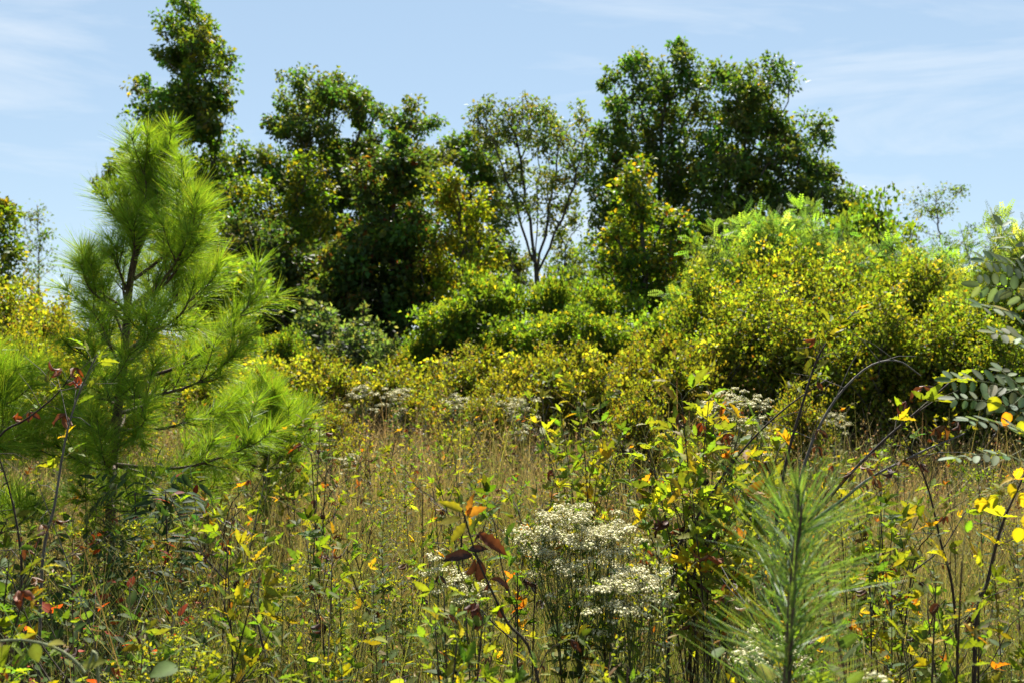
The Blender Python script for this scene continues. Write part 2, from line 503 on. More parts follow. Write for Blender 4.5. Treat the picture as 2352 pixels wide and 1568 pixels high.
TREES = []
tree('sweetgum_tree', 'tallest narrow tree rising behind the young pine', 'tree', 27,
     [(492, 0), (490, 640), (487, 470), (482, 300), (462, 170), (440, 60), (432, 5)],
     [(432, 20, 34, 36), (420, 62, 62, 34), (470, 90, 46, 40), (405, 110, 42, 34), (455, 130, 70, 40), (500, 145, 28, 28), (395, 150, 34, 20),
      (345, 205, 42, 34), (410, 220, 64, 40), (480, 215, 62, 48), (330, 245, 36, 26), (520, 245, 32, 34), (450, 270, 74, 46), (335, 300, 38, 22),
      (400, 300, 60, 40), (505, 305, 52, 46), (270, 378, 40, 32), (300, 400, 60, 34), (255, 420, 24, 20), (380, 380, 70, 46), (470, 380, 60, 50),
      (535, 370, 38, 40), (560, 400, 20, 20), (430, 460, 80, 50), (520, 450, 60, 50), (360, 460, 70, 46), (470, 540, 110, 60)],
     GUM[:3] + OAK[:1], 11, leaf=.135, per=30, dens=10, clump=.24, mat=M_TREE)
tree('oak_tree', 'broad dark oak with lumpy top left of the middle, thin side twigs', 'tree', 29,
     [(790, 0), (790, 640), (785, 480), (775, 360), (765, 270)],
     [(690, 195, 34, 34), (680, 240, 44, 40), (665, 300, 34, 34), (730, 235, 46, 44), (780, 205, 38, 30), (800, 250, 46, 50), (815, 220, 24, 36),
      (850, 275, 46, 34), (900, 250, 34, 28), (945, 255, 32, 26), (930, 290, 40, 26), (980, 300, 26, 20), (720, 320, 62, 46), (635, 300, 18, 10),
      (660, 370, 46, 36), (610, 375, 40, 22), (590, 350, 14, 12), (790, 340, 70, 50), (870, 350, 70, 46), (640, 440, 50, 40), (740, 430, 90, 56),
      (850, 440, 90, 56), (960, 360, 40, 40), (700, 540, 110, 60), (830, 560, 120, 70), (760, 660, 130, 70)],
     OAK, 12, leaf=.13, per=32, dens=11, clump=.25)
tree('sapling_tree', 'yellow green tree leaning out of the dark thicket beside the pine top', 'tree', 25,
     [(650, 0), (650, 680), (670, 520), (695, 400)],
     [(700, 385, 44, 36), (690, 430, 60, 44), (650, 470, 50, 40), (730, 470, 46, 44), (590, 470, 52, 44), (560, 440, 40, 40), (620, 530, 80, 50),
      (720, 540, 60, 50), (545, 520, 46, 46)],
     YEL[:2] + GUM[:3], 13, leaf=.11, per=30, dens=11, clump=.22)
tree('thicket_tree', 'dark brownish low tree in deep shade right behind the young pine', 'tree', 23,
     [(640, 0), (640, 760), (625, 620)],
     [(570, 540, 60, 60), (620, 590, 90, 60), (540, 620, 60, 60), (640, 660, 90, 60), (580, 700, 90, 60), (680, 730, 70, 60), (620, 770, 80, 50), (700, 620, 60, 60)],
     OAKD + [(1, (.09, .07, .02))], 14, leaf=.11, per=34, dens=13, clump=.22)
tree('red_oak_tree', 'darkest dense tree with orange tinged top in the middle of the grove', 'tree', 22,
     [(900, 0), (900, 700), (905, 520), (915, 400), (920, 320)],
     [(922, 318, 34, 32), (905, 355, 52, 34), (950, 370, 36, 34), (890, 405, 66, 44), (955, 430, 44, 44), (870, 460, 70, 46), (930, 490, 74, 50),
      (850, 530, 70, 50), (930, 560, 90, 56), (840, 600, 90, 56), (960, 640, 84, 56), (880, 670, 110, 60), (800, 680, 80, 60), (830, 750, 100, 56),
      (940, 740, 90, 56), (760, 760, 70, 50), (1030, 690, 60, 56), (740, 660, 60, 60)],
     OAKD + [(.5, (.13, .10, .02)), (.2, (.16, .06, .02))], 15, leaf=.13, per=36, dens=14, clump=.24)
tree('hickory_tree', 'mid green tree crown between the darkest tree and the bare limbed oak', 'tree', 27,
     [(1085, 0), (1085, 640), (1080, 480), (1075, 380)],
     [(1045, 310, 34, 26), (1080, 330, 46, 34), (1120, 350, 40, 40), (1020, 350, 40, 30), (1060, 390, 70, 44), (1130, 410, 44, 44), (1010, 430, 50, 44),
      (1100, 480, 70, 44), (1150, 500, 40, 40), (1050, 560, 90, 60), (1130, 600, 70, 60)],
     OAKG + GUM[:2], 16, leaf=.12, per=30, dens=10, clump=.23)
tree('yellowing_tree', 'small tree turning yellow and orange in front of the grove', 'tree', 21,
     [(1050, 0), (1050, 720), (1065, 560), (1050, 450)],
     [(1040, 415, 46, 30), (1060, 455, 60, 34), (1010, 470, 40, 30), (1085, 510, 56, 34), (1120, 540, 32, 30), (1040, 545, 60, 34), (1110, 590, 40, 34),
      (1010, 600, 46, 30), (1060, 630, 60, 34), (1030, 670, 60, 34)],
     YEL[:3] + [(.2, (.32, .15, .03))], 17, leaf=.10, per=30, dens=15, clump=.20)
tree('post_oak_tree', 'open oak with dark forked trunk and sky between its limbs', 'tree', 26,
     [(1240, 0), (1240, 740), (1236, 680), (1230, 608)],
     [(1105, 250, 34, 28), (1150, 255, 36, 26), (1095, 290, 22, 26), (1185, 250, 30, 26), (1230, 235, 34, 24), (1240, 270, 44, 34), (1290, 285, 42, 34),
      (1335, 280, 26, 28), (1345, 325, 24, 36), (1140, 310, 44, 34), (1190, 320, 46, 36), (1265, 330, 52, 36), (1320, 355, 34, 36), (1110, 345, 26, 26),
      (1165, 385, 44, 36), (1225, 395, 50, 36), (1290, 405, 48, 36), (1345, 390, 16, 26), (1150, 450, 40, 34), (1200, 470, 40, 30), (1260, 465, 46, 30),
      (1310, 455, 34, 36), (1155, 515, 36, 28), (1295, 520, 48, 30), (1330, 500, 26, 26), (1175, 575, 40, 26), (1300, 585, 44, 30), (1200, 650, 34, 24), (1290, 640, 40, 24)],
     OAKG, 18, leaf=.105, per=20, dens=14, clump=.24, rtip=.008, expo=.44, bias=.55,
     limbs=[[(1230, 615), (1190, 500), (1150, 380), (1110, 270)], [(1230, 610), (1212, 480), (1193, 360), (1172, 262)], [(1230, 610), (1234, 470), (1238, 350), (1230, 250)],
            [(1231, 620), (1262, 480), (1278, 380), (1292, 290)], [(1232, 630), (1285, 520), (1318, 420), (1342, 310)], [(1236, 690), (1275, 635), (1330, 590)], [(1236, 690), (1195, 640), (1150, 570)]])
tree('great_oak_tree', 'biggest oak of the right group with the highest pointed top', 'tree', 25,
     [(1530, 0), (1530, 700), (1525, 560), (1515, 420), (1520, 300), (1535, 190)],
     [(1562, 112, 20, 26), (1555, 145, 32, 26), (1500, 140, 40, 28), (1450, 155, 36, 28), (1530, 185, 46, 36), (1590, 190, 40, 40), (1415, 190, 32, 30),
      (1470, 210, 52, 36), (1405, 235, 24, 24), (1540, 245, 60, 40), (1615, 240, 34, 40), (1440, 270, 50, 40), (1395, 305, 36, 30), (1500, 310, 60, 44),
      (1585, 320, 60, 46), (1380, 350, 28, 34), (1430, 360, 52, 44), (1530, 390, 70, 50), (1385, 415, 36, 40), (1620, 400, 50, 50), (1440, 450, 70, 50),
      (1550, 480, 90, 56), (1390, 500, 46, 46), (1480, 540, 80, 56), (1600, 570, 90, 60), (1440, 620, 80, 56), (1560, 660, 90, 56)],
     OAK, 19, leaf=.12, per=30, dens=13, clump=.25)
tree('spreading_oak_tree', 'oak sloping down to the right above the yellow shrubs', 'tree', 24,
     [(1715, 0), (1715, 720), (1710, 560), (1705, 420), (1715, 290)],
     [(1660, 170, 34, 28), (1710, 175, 38, 30), (1775, 160, 30, 26), (1745, 200, 46, 34), (1690, 225, 50, 38), (1790, 190, 20, 34), (1780, 245, 38, 34),
      (1720, 270, 56, 40), (1660, 290, 50, 44), (1785, 300, 44, 40), (1850, 285, 40, 30), (1870, 320, 26, 34), (1825, 345, 44, 34), (1700, 350, 66, 48),
      (1770, 380, 64, 46), (1650, 400, 56, 50), (1850, 400, 56, 40), (1900, 390, 34, 30), (1920, 430, 44, 34), (1730, 450, 80, 54), (1830, 470, 80, 50),
      (1955, 460, 28, 26), (1930, 490, 50, 34), (1650, 500, 70, 56), (1750, 550, 90, 60), (1870, 540, 80, 50), (1680, 620, 80, 60), (1800, 620, 90, 56)],
     OAK + OAKG[:1], 20, leaf=.12, per=32, dens=13.5, clump=.25)
tree('young_gum_tree', 'small cone shaped tree with gold leaves before the big oak', 'tree', 17,
     [(1480, 0), (1480, 700), (1475, 540), (1470, 400)],
     [(1468, 385, 22, 30), (1465, 425, 38, 34), (1435, 470, 40, 36), (1500, 480, 46, 36), (1560, 500, 26, 26), (1420, 530, 40, 36), (1480, 540, 60, 40),
      (1550, 550, 46, 36), (1405, 590, 40, 36), (1470, 605, 66, 40), (1560, 615, 46, 40), (1425, 660, 60, 40), (1510, 670, 70, 44), (1580, 670, 30, 30), (1470, 730, 90, 44)],
     GUM, 21, leaf=.10, per=26, dens=26, clump=.16)
for k, (px, top, w, lb) in enumerate([(690, 560, 190, 'low tree closing the gap behind the dark thicket tree'), (1140, 560, 150, 'low tree behind the open oak on its left'), (1330, 560, 130, 'low tree behind the open oak on its right'), (1620, 560, 180, 'low tree behind the big oak foot')]):
    tree('understory_tree', lb, 'tree', 32, [(px, 0), (px, 760), (px + 8, 660), (px, top + 50)],
         [(px - w * .3, top + 60, w * .3, 44), (px + w * .3, top + 50, w * .3, 40), (px, top + 20, w * .3, 36), (px - w * .35, top + 130, w * .36, 50), (px + w * .35, top + 130, w * .36, 50), (px, top + 110, w * .35, 50), (px, top + 180, w * .5, 44)],
         OAKG[:2] + GUM[:3], 90 + k, leaf=.12, per=26, dens=6, clump=.3)
tree('edge_tree', 'yellow leaved tree cut off by the left picture edge', 'tree', 19,
     [(-60, 0), (-60, 700), (-55, 520)],
     [(-40, 480, 50, 40), (0, 500, 26, 30), (-20, 560, 46, 44), (25, 580, 24, 24), (-60, 620, 60, 50), (10, 640, 30, 30), (-90, 540, 50, 60)],
     GUM[:3] + YEL[:1], 22, leaf=.11, per=28, dens=16, clump=.2)
for px, nm, lb, tp, lobes, sd in (
        (85, 'slender_tree', 'pale slender half bare tree far off at the left', [(90, 0), (90, 640), (86, 540), (84, 470)],
         [(70, 480, 26, 22), (105, 490, 22, 26), (60, 530, 26, 30), (100, 550, 28, 34), (75, 590, 34, 30), (110, 610, 24, 30), (60, 630, 30, 30)], 23),
        (2160, 'slender_tree', 'pale slender half bare tree far off at the right', [(2165, 0), (2165, 600), (2160, 520), (2150, 440)],
         [(2120, 450, 30, 18), (2175, 435, 34, 14), (2205, 440, 14, 14), (2105, 490, 28, 22), (2150, 480, 36, 24), (2185, 475, 24, 18), (2105, 530, 26, 22), (2135, 560, 24, 20), (2200, 560, 36, 26), (2090, 570, 20, 20), (2225, 530, 20, 14)], 24)):
    tree(nm, lb, 'tree', 36, tp, lobes, OAKG, sd, leaf=.11, per=13, dens=7, clump=.32, rtip=.009, expo=.38, vert=.6, bark=M_BARK)

# ------------------------------------------------------------------ shrubs: a few kinds, each placed as a thing of its own
def shrub_kind(seed, W, H, pal, leaf, n_attr, per, clump, tmpl=T_QUAD, top=False, stems=6, flat=.7, rtip=.004):
    """returns (stem mesh, foliage mesh) of a many-stemmed shrub W wide, H tall, standing at the origin"""
    g = np.random.default_rng(seed)
    A = []
    nl = 10
    for i in range(nl):
        a = i / nl * 6.283 + g.uniform(-.4, .4); r = g.uniform(.15, .36) * W; h = g.uniform(.42, .82) * H
        if i < 3: r *= .4; h = g.uniform(.78, .86) * H
        c = np.array([r * math.cos(a), r * math.sin(a), h]); s = np.array([.19 * W, .19 * W, .17 * H]) * g.uniform(.8, 1.2)
        k = n_attr // nl
        A.append(c + rdir(g, k) * (g.random((k, 1)) ** .42) * s * np.exp(g.normal(0, .28, (k, 1))))
    for i in range(26):                                            # long shoots beyond the outline
        c = A[g.integers(nl)]; q = c[g.integers(len(c))]; d = unit(np.array([q[0], q[1], 0]) / W + np.array([g.normal(0, .35), g.normal(0, .35), .75]))
        L = g.uniform(.10, .26) * H; A.append(q + d * L * np.linspace(.35, 1, 3)[:, None] + g.normal(0, .02, (3, 3)))
    k = n_attr // 3
    a = g.uniform(0, 6.283, k); r = np.sqrt(g.random(k)) * .46 * W
    A.append(np.stack([r * np.cos(a), r * np.sin(a), g.uniform(.12, .55, k) * H], -1))
    A = np.concatenate(A)
    A[:, 2] = np.maximum(A[:, 2], .1)
    wm, cm = MB(), MB()
    asg = g.integers(0, stems, len(A))
    for s in range(stems):
        q = A[asg == s]
        b = np.array([g.normal(0, .06 * W), g.normal(0, .06 * W), 0])
        t = np.array([g.normal(0, .14 * W), g.normal(0, .14 * W), H * .55])
        path = smooth_path([b, (b + t) / 2 + g.normal(0, .04, 3), t], 6)
        pos, par, term = grow(path, q, g, .1)
        wood(wm, pos, par, rtip, .42, 4)
        m = g.poisson(per, len(q)) + 2
        idx = np.repeat(np.arange(len(q)), m); N = len(idx)
        al = g.random((N, 1)) ** 1.2 * .8
        cen = pos[term][idx] * (1 - al) + pos[par[term]][idx] * al
        u = rdir(g, N) * g.random((N, 1)) ** .5
        P = cen + u * clump * np.array([1, 1, flat]) * np.exp(g.normal(0, .4, len(q)))[idx][:, None]
        P[:, 2] = np.maximum(P[:, 2], .03)
        d = u * .6 + g.normal(0, .5, (N, 3)) + np.array([0, 0, .15])
        nr = np.array([0.0, .12, .45]) + g.normal(0, .7, (N, 3))
        tone = np.exp(g.normal(0, .26, (len(q), 1)) + g.normal(0, .07, (len(q), 3)))[idx]
        instance(cm, tmpl, P, d, nr, leaf * np.minimum(np.exp(g.normal(0, .36, N)), 1.55), pick(g, pal, N) * tone)
    return wm.mesh('shrub_stems', M_BARK), cm.mesh('shrub_foliage', M_SHRUB)

def compound_tmpl(n=7, L=1.0):
    """a feather leaf of small leaflets, as one template for far shrubs"""
    V, F = [], []
    for i in range(n):
        y = .12 + .85 * i / (n - 1)
        for s in (-1, 1):
            w = .30 * (1 - .45 * abs(2 * i / (n - 1) - 1)); k = len(V)
            b = np.array([0, y, -.12 * y * y]); tip = b + np.array([s * w, .08, -.02]); ax = np.array([0, .055, .01])
            V += [b, (b + tip) / 2 + ax, tip, (b + tip) / 2 - ax]; F += [(k, k + 1, k + 2), (k, k + 2, k + 3)]
    return np.array(V), np.array(F)
T_FEATHER = compound_tmpl()

KIN = {
    'yellow': shrub_kind(31, 2.2, 2.3, SHR, .046, 400, 42, .17),
    'yellow2': shrub_kind(37, 2.2, 2.3, SHR, .046, 400, 42, .17),
    'orange': shrub_kind(32, 1.9, 1.6, SHO, .042, 320, 44, .13),
    'green': shrub_kind(33, 2.0, 2.3, SHG, .07, 280, 40, .17, T_STAR),
    'locust': shrub_kind(34, 1.9, 3.3, LOC, .14, 250, 13, .16, T_FEATHER, flat=.6, rtip=.005),
    'low': shrub_kind(35, 1.5, 1.15, SHR, .042, 240, 40, .12),
    'silver': shrub_kind(36, 1.2, 1.6, [(2, (.15, .18, .11)), (4, (.08, .13, .05)), (1, (.18, .19, .06))], .06, 170, 24, .11),
}
def shrub(kind, px, Y, top, seed, name, label, width=None, group=None, tint=(1, 1, 1)):
    """px: picture x of the middle; top: picture y of the highest leaves; width in picture pixels"""
    ref = {'yellow': (2.2, 2.3), 'orange': (1.9, 1.6), 'green': (2., 2.3), 'locust': (1.9, 3.3), 'low': (1.5, 1.15), 'silver': (1.2, 1.6)}[kind]
    H = EYE - (top - CY) / FOC * Y
    W = (width or 240) * (1.2 if kind == 'green' else 1.45) * Y / FOC
    o = thing(name, label, 'shrub', ((px - CX) / FOC * Y, Y, 0), group)
    o.rotation_euler = (0, 0, (seed * .37) % 1.1 - .55)
    for n_, me in zip(('stems', 'foliage'), KIN['yellow2' if kind == 'yellow' and seed % 3 == 1 else kind]):
        c = link(n_, me, o); c.scale = (W / ref[0] * (-1 if seed % 2 else 1), W / ref[0], H / ref[1]); c.color = (*tint, 1)
    return o

GR = 'yellow shrub mass on the right'
for k, (kd, px, Y, top, w, lb) in enumerate([
        ('locust', 1720, 14.5, 515, 210, 'pale feathery locust shrub right under the spreading oak'),
        ('locust', 1810, 14, 478, 200, 'tallest feathery locust shrub of the right thicket'),
        ('locust', 1910, 14.5, 540, 200, 'feathery locust shrub in the dip between two tall shrub tops'),
        ('green', 1995, 17, 482, 250, 'bright green rounded shrub topping the thicket beside the oak slope'),
        ('locust', 2090, 13.5, 560, 220, 'feathery locust shrub below the bare slender tree'),
        ('locust', 2200, 13, 600, 220, 'low feathery locust shrub beside the right end of the thicket'),
        ('locust', 2330, 10.5, 500, 170, 'thin feathery locust sapling reaching the sky at right edge'),
        ('yellow', 1670, 12.8, 615, 230, 'yellow shrub at the left end of the right thicket'),
        ('yellow', 1780, 12.3, 590, 240, 'golden shrub below the tallest locust shrub'),
        ('yellow', 1900, 12, 610, 250, 'yellow shrub in the middle of the right thicket'),
        ('yellow', 2020, 12.2, 595, 260, 'olive yellow shrub under the bright green rounded shrub'),
        ('yellow', 2140, 11.6, 640, 260, 'yellow shrub with orange flecks near the right thicket end'),
        ('yellow', 2270, 11, 640, 260, 'yellow shrub behind the grey green locust leaves'),
        ('yellow', 2390, 10.5, 660, 260, 'yellow shrub cut by the right picture edge'),
        ('yellow', 1680, 11.3, 690, 250, 'dark olive low shrub at the left foot of the thicket'),
        ('yellow', 1800, 10.8, 680, 260, 'front shrub of the thicket behind the arching canes'),
        ('yellow', 1930, 10.5, 695, 260, 'leafy olive shrub at the thicket foot right of the canes'),
        ('yellow', 2060, 10.3, 690, 260, 'front shrub of the thicket above the tan grass'),
        ('yellow', 2190, 10, 715, 260, 'dense olive shrub at the thicket foot on the right'),
        ('yellow', 2320, 9.6, 725, 250, 'front yellow shrub low at the right edge')]):
    shrub(kd, px, Y, top, k, 'feathery_shrub' if kd == 'locust' else ('green_shrub' if kd == 'green' else 'yellow_shrub'), lb, w, GR,
          tint=((.78, .9, 1) if k in (14, 16, 18) else (.86 - .10 * (k % 3 == 1), .93 - .05 * (k % 4 == 2), 1)))
GM = 'green bushes at the foot of the grove'
for k, (kd, px, Y, top, w, lb) in enumerate([
        ('green', 1130, 16, 630, 170, 'upright bright green bush left of the forked oak trunk'),
        ('green', 1050, 15.5, 690, 200, 'bright green bush before the darkest tree foot'),
        ('green', 1150, 15, 745, 200, 'wide green bush below the forked oak trunk'),
        ('green', 1290, 16, 640, 180, 'green bush just right of the forked oak trunk'),
        ('green', 1385, 15.5, 665, 200, 'sunlit green bush left of the cone shaped gold tree'),
        ('green', 1260, 14, 720, 210, 'broad green bush in front of the forked trunk'),
        ('green', 1400, 13.6, 725, 210, 'green bush below the cone shaped gold tree'),
        ('green', 1560, 13.5, 700, 200, 'green bush between the gold tree and the yellow thicket'),
        ('green', 960, 15.5, 775, 130, 'small leafy bush beside the dark gap in the grove'),
        ('silver', 890, 14.5, 790, 90, 'silvery weed bush standing before the dark gap'),
        ('silver', 810, 17, 755, 150, 'grey green bush in the shade under the darkest tree'),
        ('silver', 745, 18, 720, 150, 'pale shaded bush under the broad dark oak'),
        ('green', 510, 18, 590, 240, 'tall dark bush filling the gap behind the pine branches'),
        ('green', 660, 16, 765, 120, 'small yellow green bush peeping out behind the pine')]):
    shrub(kd, px, Y, top, k + 30, 'silvery_bush' if kd == 'silver' else 'green_bush', lb, w, GM, tint=(1, 1, 1))
GL = 'bramble mounds along the far field edge'
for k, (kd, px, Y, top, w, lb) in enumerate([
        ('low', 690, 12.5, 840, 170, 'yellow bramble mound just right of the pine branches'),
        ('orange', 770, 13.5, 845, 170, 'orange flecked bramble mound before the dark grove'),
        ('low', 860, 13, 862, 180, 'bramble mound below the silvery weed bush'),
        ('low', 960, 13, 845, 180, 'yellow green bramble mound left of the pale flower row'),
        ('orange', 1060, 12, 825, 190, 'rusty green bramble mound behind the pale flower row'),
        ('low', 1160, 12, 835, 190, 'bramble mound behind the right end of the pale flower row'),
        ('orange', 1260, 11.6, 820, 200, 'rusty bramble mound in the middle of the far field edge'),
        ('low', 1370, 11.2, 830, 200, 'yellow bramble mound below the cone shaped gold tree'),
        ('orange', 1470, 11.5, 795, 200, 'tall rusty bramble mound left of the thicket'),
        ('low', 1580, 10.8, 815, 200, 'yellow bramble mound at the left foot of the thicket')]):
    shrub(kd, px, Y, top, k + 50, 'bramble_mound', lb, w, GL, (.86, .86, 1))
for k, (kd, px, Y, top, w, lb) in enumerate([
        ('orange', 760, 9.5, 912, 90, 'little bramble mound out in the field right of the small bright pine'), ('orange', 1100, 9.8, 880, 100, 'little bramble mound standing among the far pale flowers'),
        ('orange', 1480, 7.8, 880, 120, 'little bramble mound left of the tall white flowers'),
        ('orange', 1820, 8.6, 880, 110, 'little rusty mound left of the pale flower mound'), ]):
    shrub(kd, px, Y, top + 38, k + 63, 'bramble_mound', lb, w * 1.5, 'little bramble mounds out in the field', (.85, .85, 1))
GE = 'yellow shrubs at the left edge'
for k, (kd, px, Y, top, w, lb) in enumerate([
        ('orange', 40, 12, 690, 230, 'orange flecked shrub left of the young pine'),
        ('yellow', 130, 13, 705, 220, 'yellow shrub half hidden behind the young pine'),
        ('yellow', -40, 11, 670, 230, 'yellow shrub cut by the left picture edge'),
        ('orange', 70, 10, 780, 230, 'low orange shrub in front at the left edge'),
        ('low', 200, 9.5, 840, 230, 'low yellow shrub seen through the pine branches'),
        ('yellow', 300, 14, 740, 260, 'yellow shrub right behind the young pine'),
        ('yellow', 450, 15, 760, 260, 'olive shrub behind the pine branches on the right'),
        ('low', 560, 12, 850, 220, 'low shrub under the outer pine branches')]):
    shrub(kd, px, Y, top, k + 70, 'edge_shrub', lb, w, GE)

# ------------------------------------------------------------------ pines
def needles(mb, P, g, density, length, wid, pal, t0=0.0, spread=(35, 70), droop=.012, segs=2, tip=True):
    """long needles round a shoot given as a polyline"""
    P = np.asarray(P); seg = np.linalg.norm(np.diff(P, axis=0), axis=1); L = seg.sum()
    cum = np.concatenate([[0], np.cumsum(seg)]) / max(L, 1e-6)
    n = max(4, int(L * (1 - t0) * density))
    t = t0 + (1 - t0) * g.random(n) ** .72
    i = np.clip(np.searchsorted(cum, t) - 1, 0, len(P) - 2)
    u = ((t - cum[i]) / np.maximum(cum[i + 1] - cum[i], 1e-6))[:, None]
    b = P[i] * (1 - u) + P[i + 1] * u
    T = unit(P[i + 1] - P[i])
    rad = unit(np.cross(T, rdir(g, n)))
    if tip:                                              # a tuft at the end
        m = max(3, int(density * .05)); b = np.concatenate([b, np.repeat(P[-1:], m, 0)]); T = np.concatenate([T, np.repeat(T[-1:] * 0 + unit(P[-1:] - P[-2:-1]), m, 0)])
        rad = np.concatenate([rad, unit(np.cross(T[-m:], rdir(g, m)))]); t = np.concatenate([t, np.ones(m)]); n += m
    b, T, rad, t = (np.repeat(q, 3, 0) for q in (b[::3], T[::3], rad[::3], t[::3])); n = len(b)
    lo, hi = spread
    a = np.radians(np.repeat(g.uniform(lo, hi, n // 3), 3) - 18 * np.clip(t - .5, 0, 1) * 2 * np.repeat(g.random(n // 3), 3))[:, None]
    d = unit(T * np.cos(a) + rad * np.sin(a) + g.normal(0, .09, (n, 3)))
    ln = length * np.clip(np.repeat(g.normal(1, .18, n // 3), 3) + g.normal(0, .05, n), .4, 1.5)[:, None]
    side = unit(np.cross(d, rdir(g, n)))
    dz = np.array([0, 0, -1.0])
    rows = []
    for k in range(segs + 1):
        s = k / segs
        c = b + d * ln * s + dz * droop * s * s * (ln / .16) + T * ln * .10 * s * s
        w = wid * (1 - .75 * s)
        rows += [c - side * w / 2, c + side * w / 2]
    V = np.stack(rows, 1)
    f = []
    for k in range(segs):
        q = 2 * k; f += [(q, q + 1, q + 3), (q, q + 3, q + 2)]
    K = 2 * (segs + 1)
    F = np.array(f)[None] + (np.arange(n) * K)[:, None, None]
    mb.add(V.reshape(-1, 3), F.reshape(-1, 3), np.repeat(pick(g, pal, n), K, 0))

def pine(name, label, Y, trunk_px, whorls, seed, length=.165, wid=.0026, density=900, r0=.028, skew=0.0):
    """whorls: (trunk fraction, branch count, reach in m, lift angle at base in degrees)"""
    g = np.random.default_rng(seed)
    base = at(trunk_px[0][0], 0, Y); base[2] = 0
    tp = [base] + [at(x, y, Y) for x, y in trunk_px[1:]]
    path = smooth_path(tp, 40)
    root = thing(name, label, 'pine tree', base)
    tm = MB(); tube(tm, path, r0 * (1 - np.linspace(0, 1, 40)) ** .8 + .004, 8)
    tm.build('trunk', M_PBARK, root, base)
    lm = MB(); needles(lm, path[31:37], g, density * .8, length * .8, wid, NDL, 0, (22, 50), tip=False)
    lm.build('leader_needles', M_NEEDLE, root, base)
    for (f, cnt, reach, lift) in whorls:
        a0 = g.uniform(0, 6.28)
        for b in range(cnt):
            az_ = a0 + b / cnt * 6.283 + g.normal(0, .18)
            i = int(np.clip(f + g.normal(0, .008), .02, .97) * 39)
            p0 = path[i]
            R = reach * g.uniform(.75, 1.12) * (1 + skew * math.cos(az_)); el_ = math.radians(lift + g.normal(0, 7))
            h = np.array([math.cos(az_), math.sin(az_), 0]); z = np.array([0, 0, 1.])
            e2 = min(el_ + math.radians(32), math.radians(80))
            p1 = p0 + (h * math.cos(el_) + z * math.sin(el_)) * R * .5
            p2 = p1 + (h * math.cos((el_ + e2) / 2) + z * math.sin((el_ + e2) / 2)) * R * .45
            p3 = p2 + (h * math.cos(e2) + z * math.sin(e2)) * R * .4
            bp = smooth_path([p0, p1 + g.normal(0, .015, 3), p2 + g.normal(0, .02, 3), p3], 14)
            wm, nm = MB(), MB()
            tube(wm, bp, np.linspace(.0085 + .006 * R, .003, 14), 5)
            ln_ = length * (1.0 if f < .66 else .82)
            needles(nm, bp, g, density, ln_, wid, NDL, .46 if R > .3 else .2)
            for k in range(int(1.5 + R * 9)):
                t = g.uniform(.36, .94); q = bp[int(t * 13)]; T = unit(bp[min(int(t * 13) + 1, 13)] - bp[int(t * 13) - 1])
                sd = unit(np.cross(T, rdir(g, 1)[0]) + z * .25)
                d = unit(T * .75 + sd * .75 + z * .2); l_ = g.uniform(.12, .26) * (.6 + .6 * R)
                sp = smooth_path([q, q + d * l_ * .5, q + d * l_ + z * l_ * .18], 6)
                tube(wm, sp, np.linspace(.0045, .0022, 6), 4)
                needles(nm, sp, g, density * 1.05, ln_, wid, NDL, .12)
            bo = wm.build('branch', M_PBARK, root, base)
            nm.build('needles', M_NEEDLE, bo, base)
    return root, path

pine('young_pine', 'young bushy long needled pine standing tall in the left foreground', 5.4,
     [(252, 0), (252, 1250), (262, 1020), (285, 820), (300, 640), (335, 500), (372, 390), (393, 282)],
     [(.17, 3, .2, -4), (.22, 4, .28, -6), (.27, 5, .36, 0), (.32, 5, .40, 6), (.37, 5, .42, 12), (.41, 5, .43, 20), (.45, 4, .43, 28), (.49, 4, .42, 35), (.53, 4, .40, 42), (.57, 4, .35, 49),
      (.62, 3, .29, 56), (.67, 3, .23, 60), (.72, 3, .17, 64), (.79, 2, .11, 64), (.86, 2, .07, 62)], 101, length=.13, density=760, skew=.5)
pine('small_pine', 'small pine cut off by the left edge beside the young pine', 5.0,
     [(-75, 0), (-75, 1100), (-80, 960), (-78, 850)],
     [(.25, 4, .28, 8), (.4, 5, .30, 15), (.55, 5, .28, 28), (.7, 4, .2, 42), (.85, 4, .12, 55)], 102, density=800)
pine('small_pine', 'small bright pine peeping out behind the lower right pine branches', 6.6,
     [(612, 0), (612, 1100), (614, 1000), (618, 915)],
     [(.28, 4, .20, 0), (.4, 5, .22, 8), (.52, 5, .22, 20), (.65, 5, .19, 32), (.78, 4, .14, 44), (.9, 3, .08, 52)], 103, length=.14, density=900)

def pine_seedling(Y=1.62):
    g = np.random.default_rng(104)
    base = at(1812, 0, Y); base[2] = 0
    pts = [base, at(1806, 1750, Y), at(1812, 1500, Y), at(1824, 1300, Y), at(1836, 1190, Y), at(1836, 1135, Y)]
    P = smooth_path(pts, 50)
    root = thing('pine_seedling', 'single stemmed pine seedling close to the camera at lower right', 'pine tree', base)
    tm = MB(); tube(tm, P, np.linspace(.0088, .0038, 50), 8); tm.build('trunk', M_PBARK, root, base)
    nm = MB()
    up = P[9:]
    NB = [(4, (.11, .21, .055)), (3, (.16, .27, .09)), (2, (.08, .16, .04)), (.6, (.2, .26, .05))]
    needles(nm, up[:-11], g, 1250, .165, .0021, NB, 0, (34, 76), .02, 5, False)
    needles(nm, up[-16:-5], g, 620, .09, .0021, NB, 0, (22, 48), .0, 4, False)
    needles(nm, up[-10:], g, 620, .04, .0019, NB, .1, (10, 40), .0, 3, True)
    nm.build('needles', M_NEEDLE, root, base)
pine_seedling()

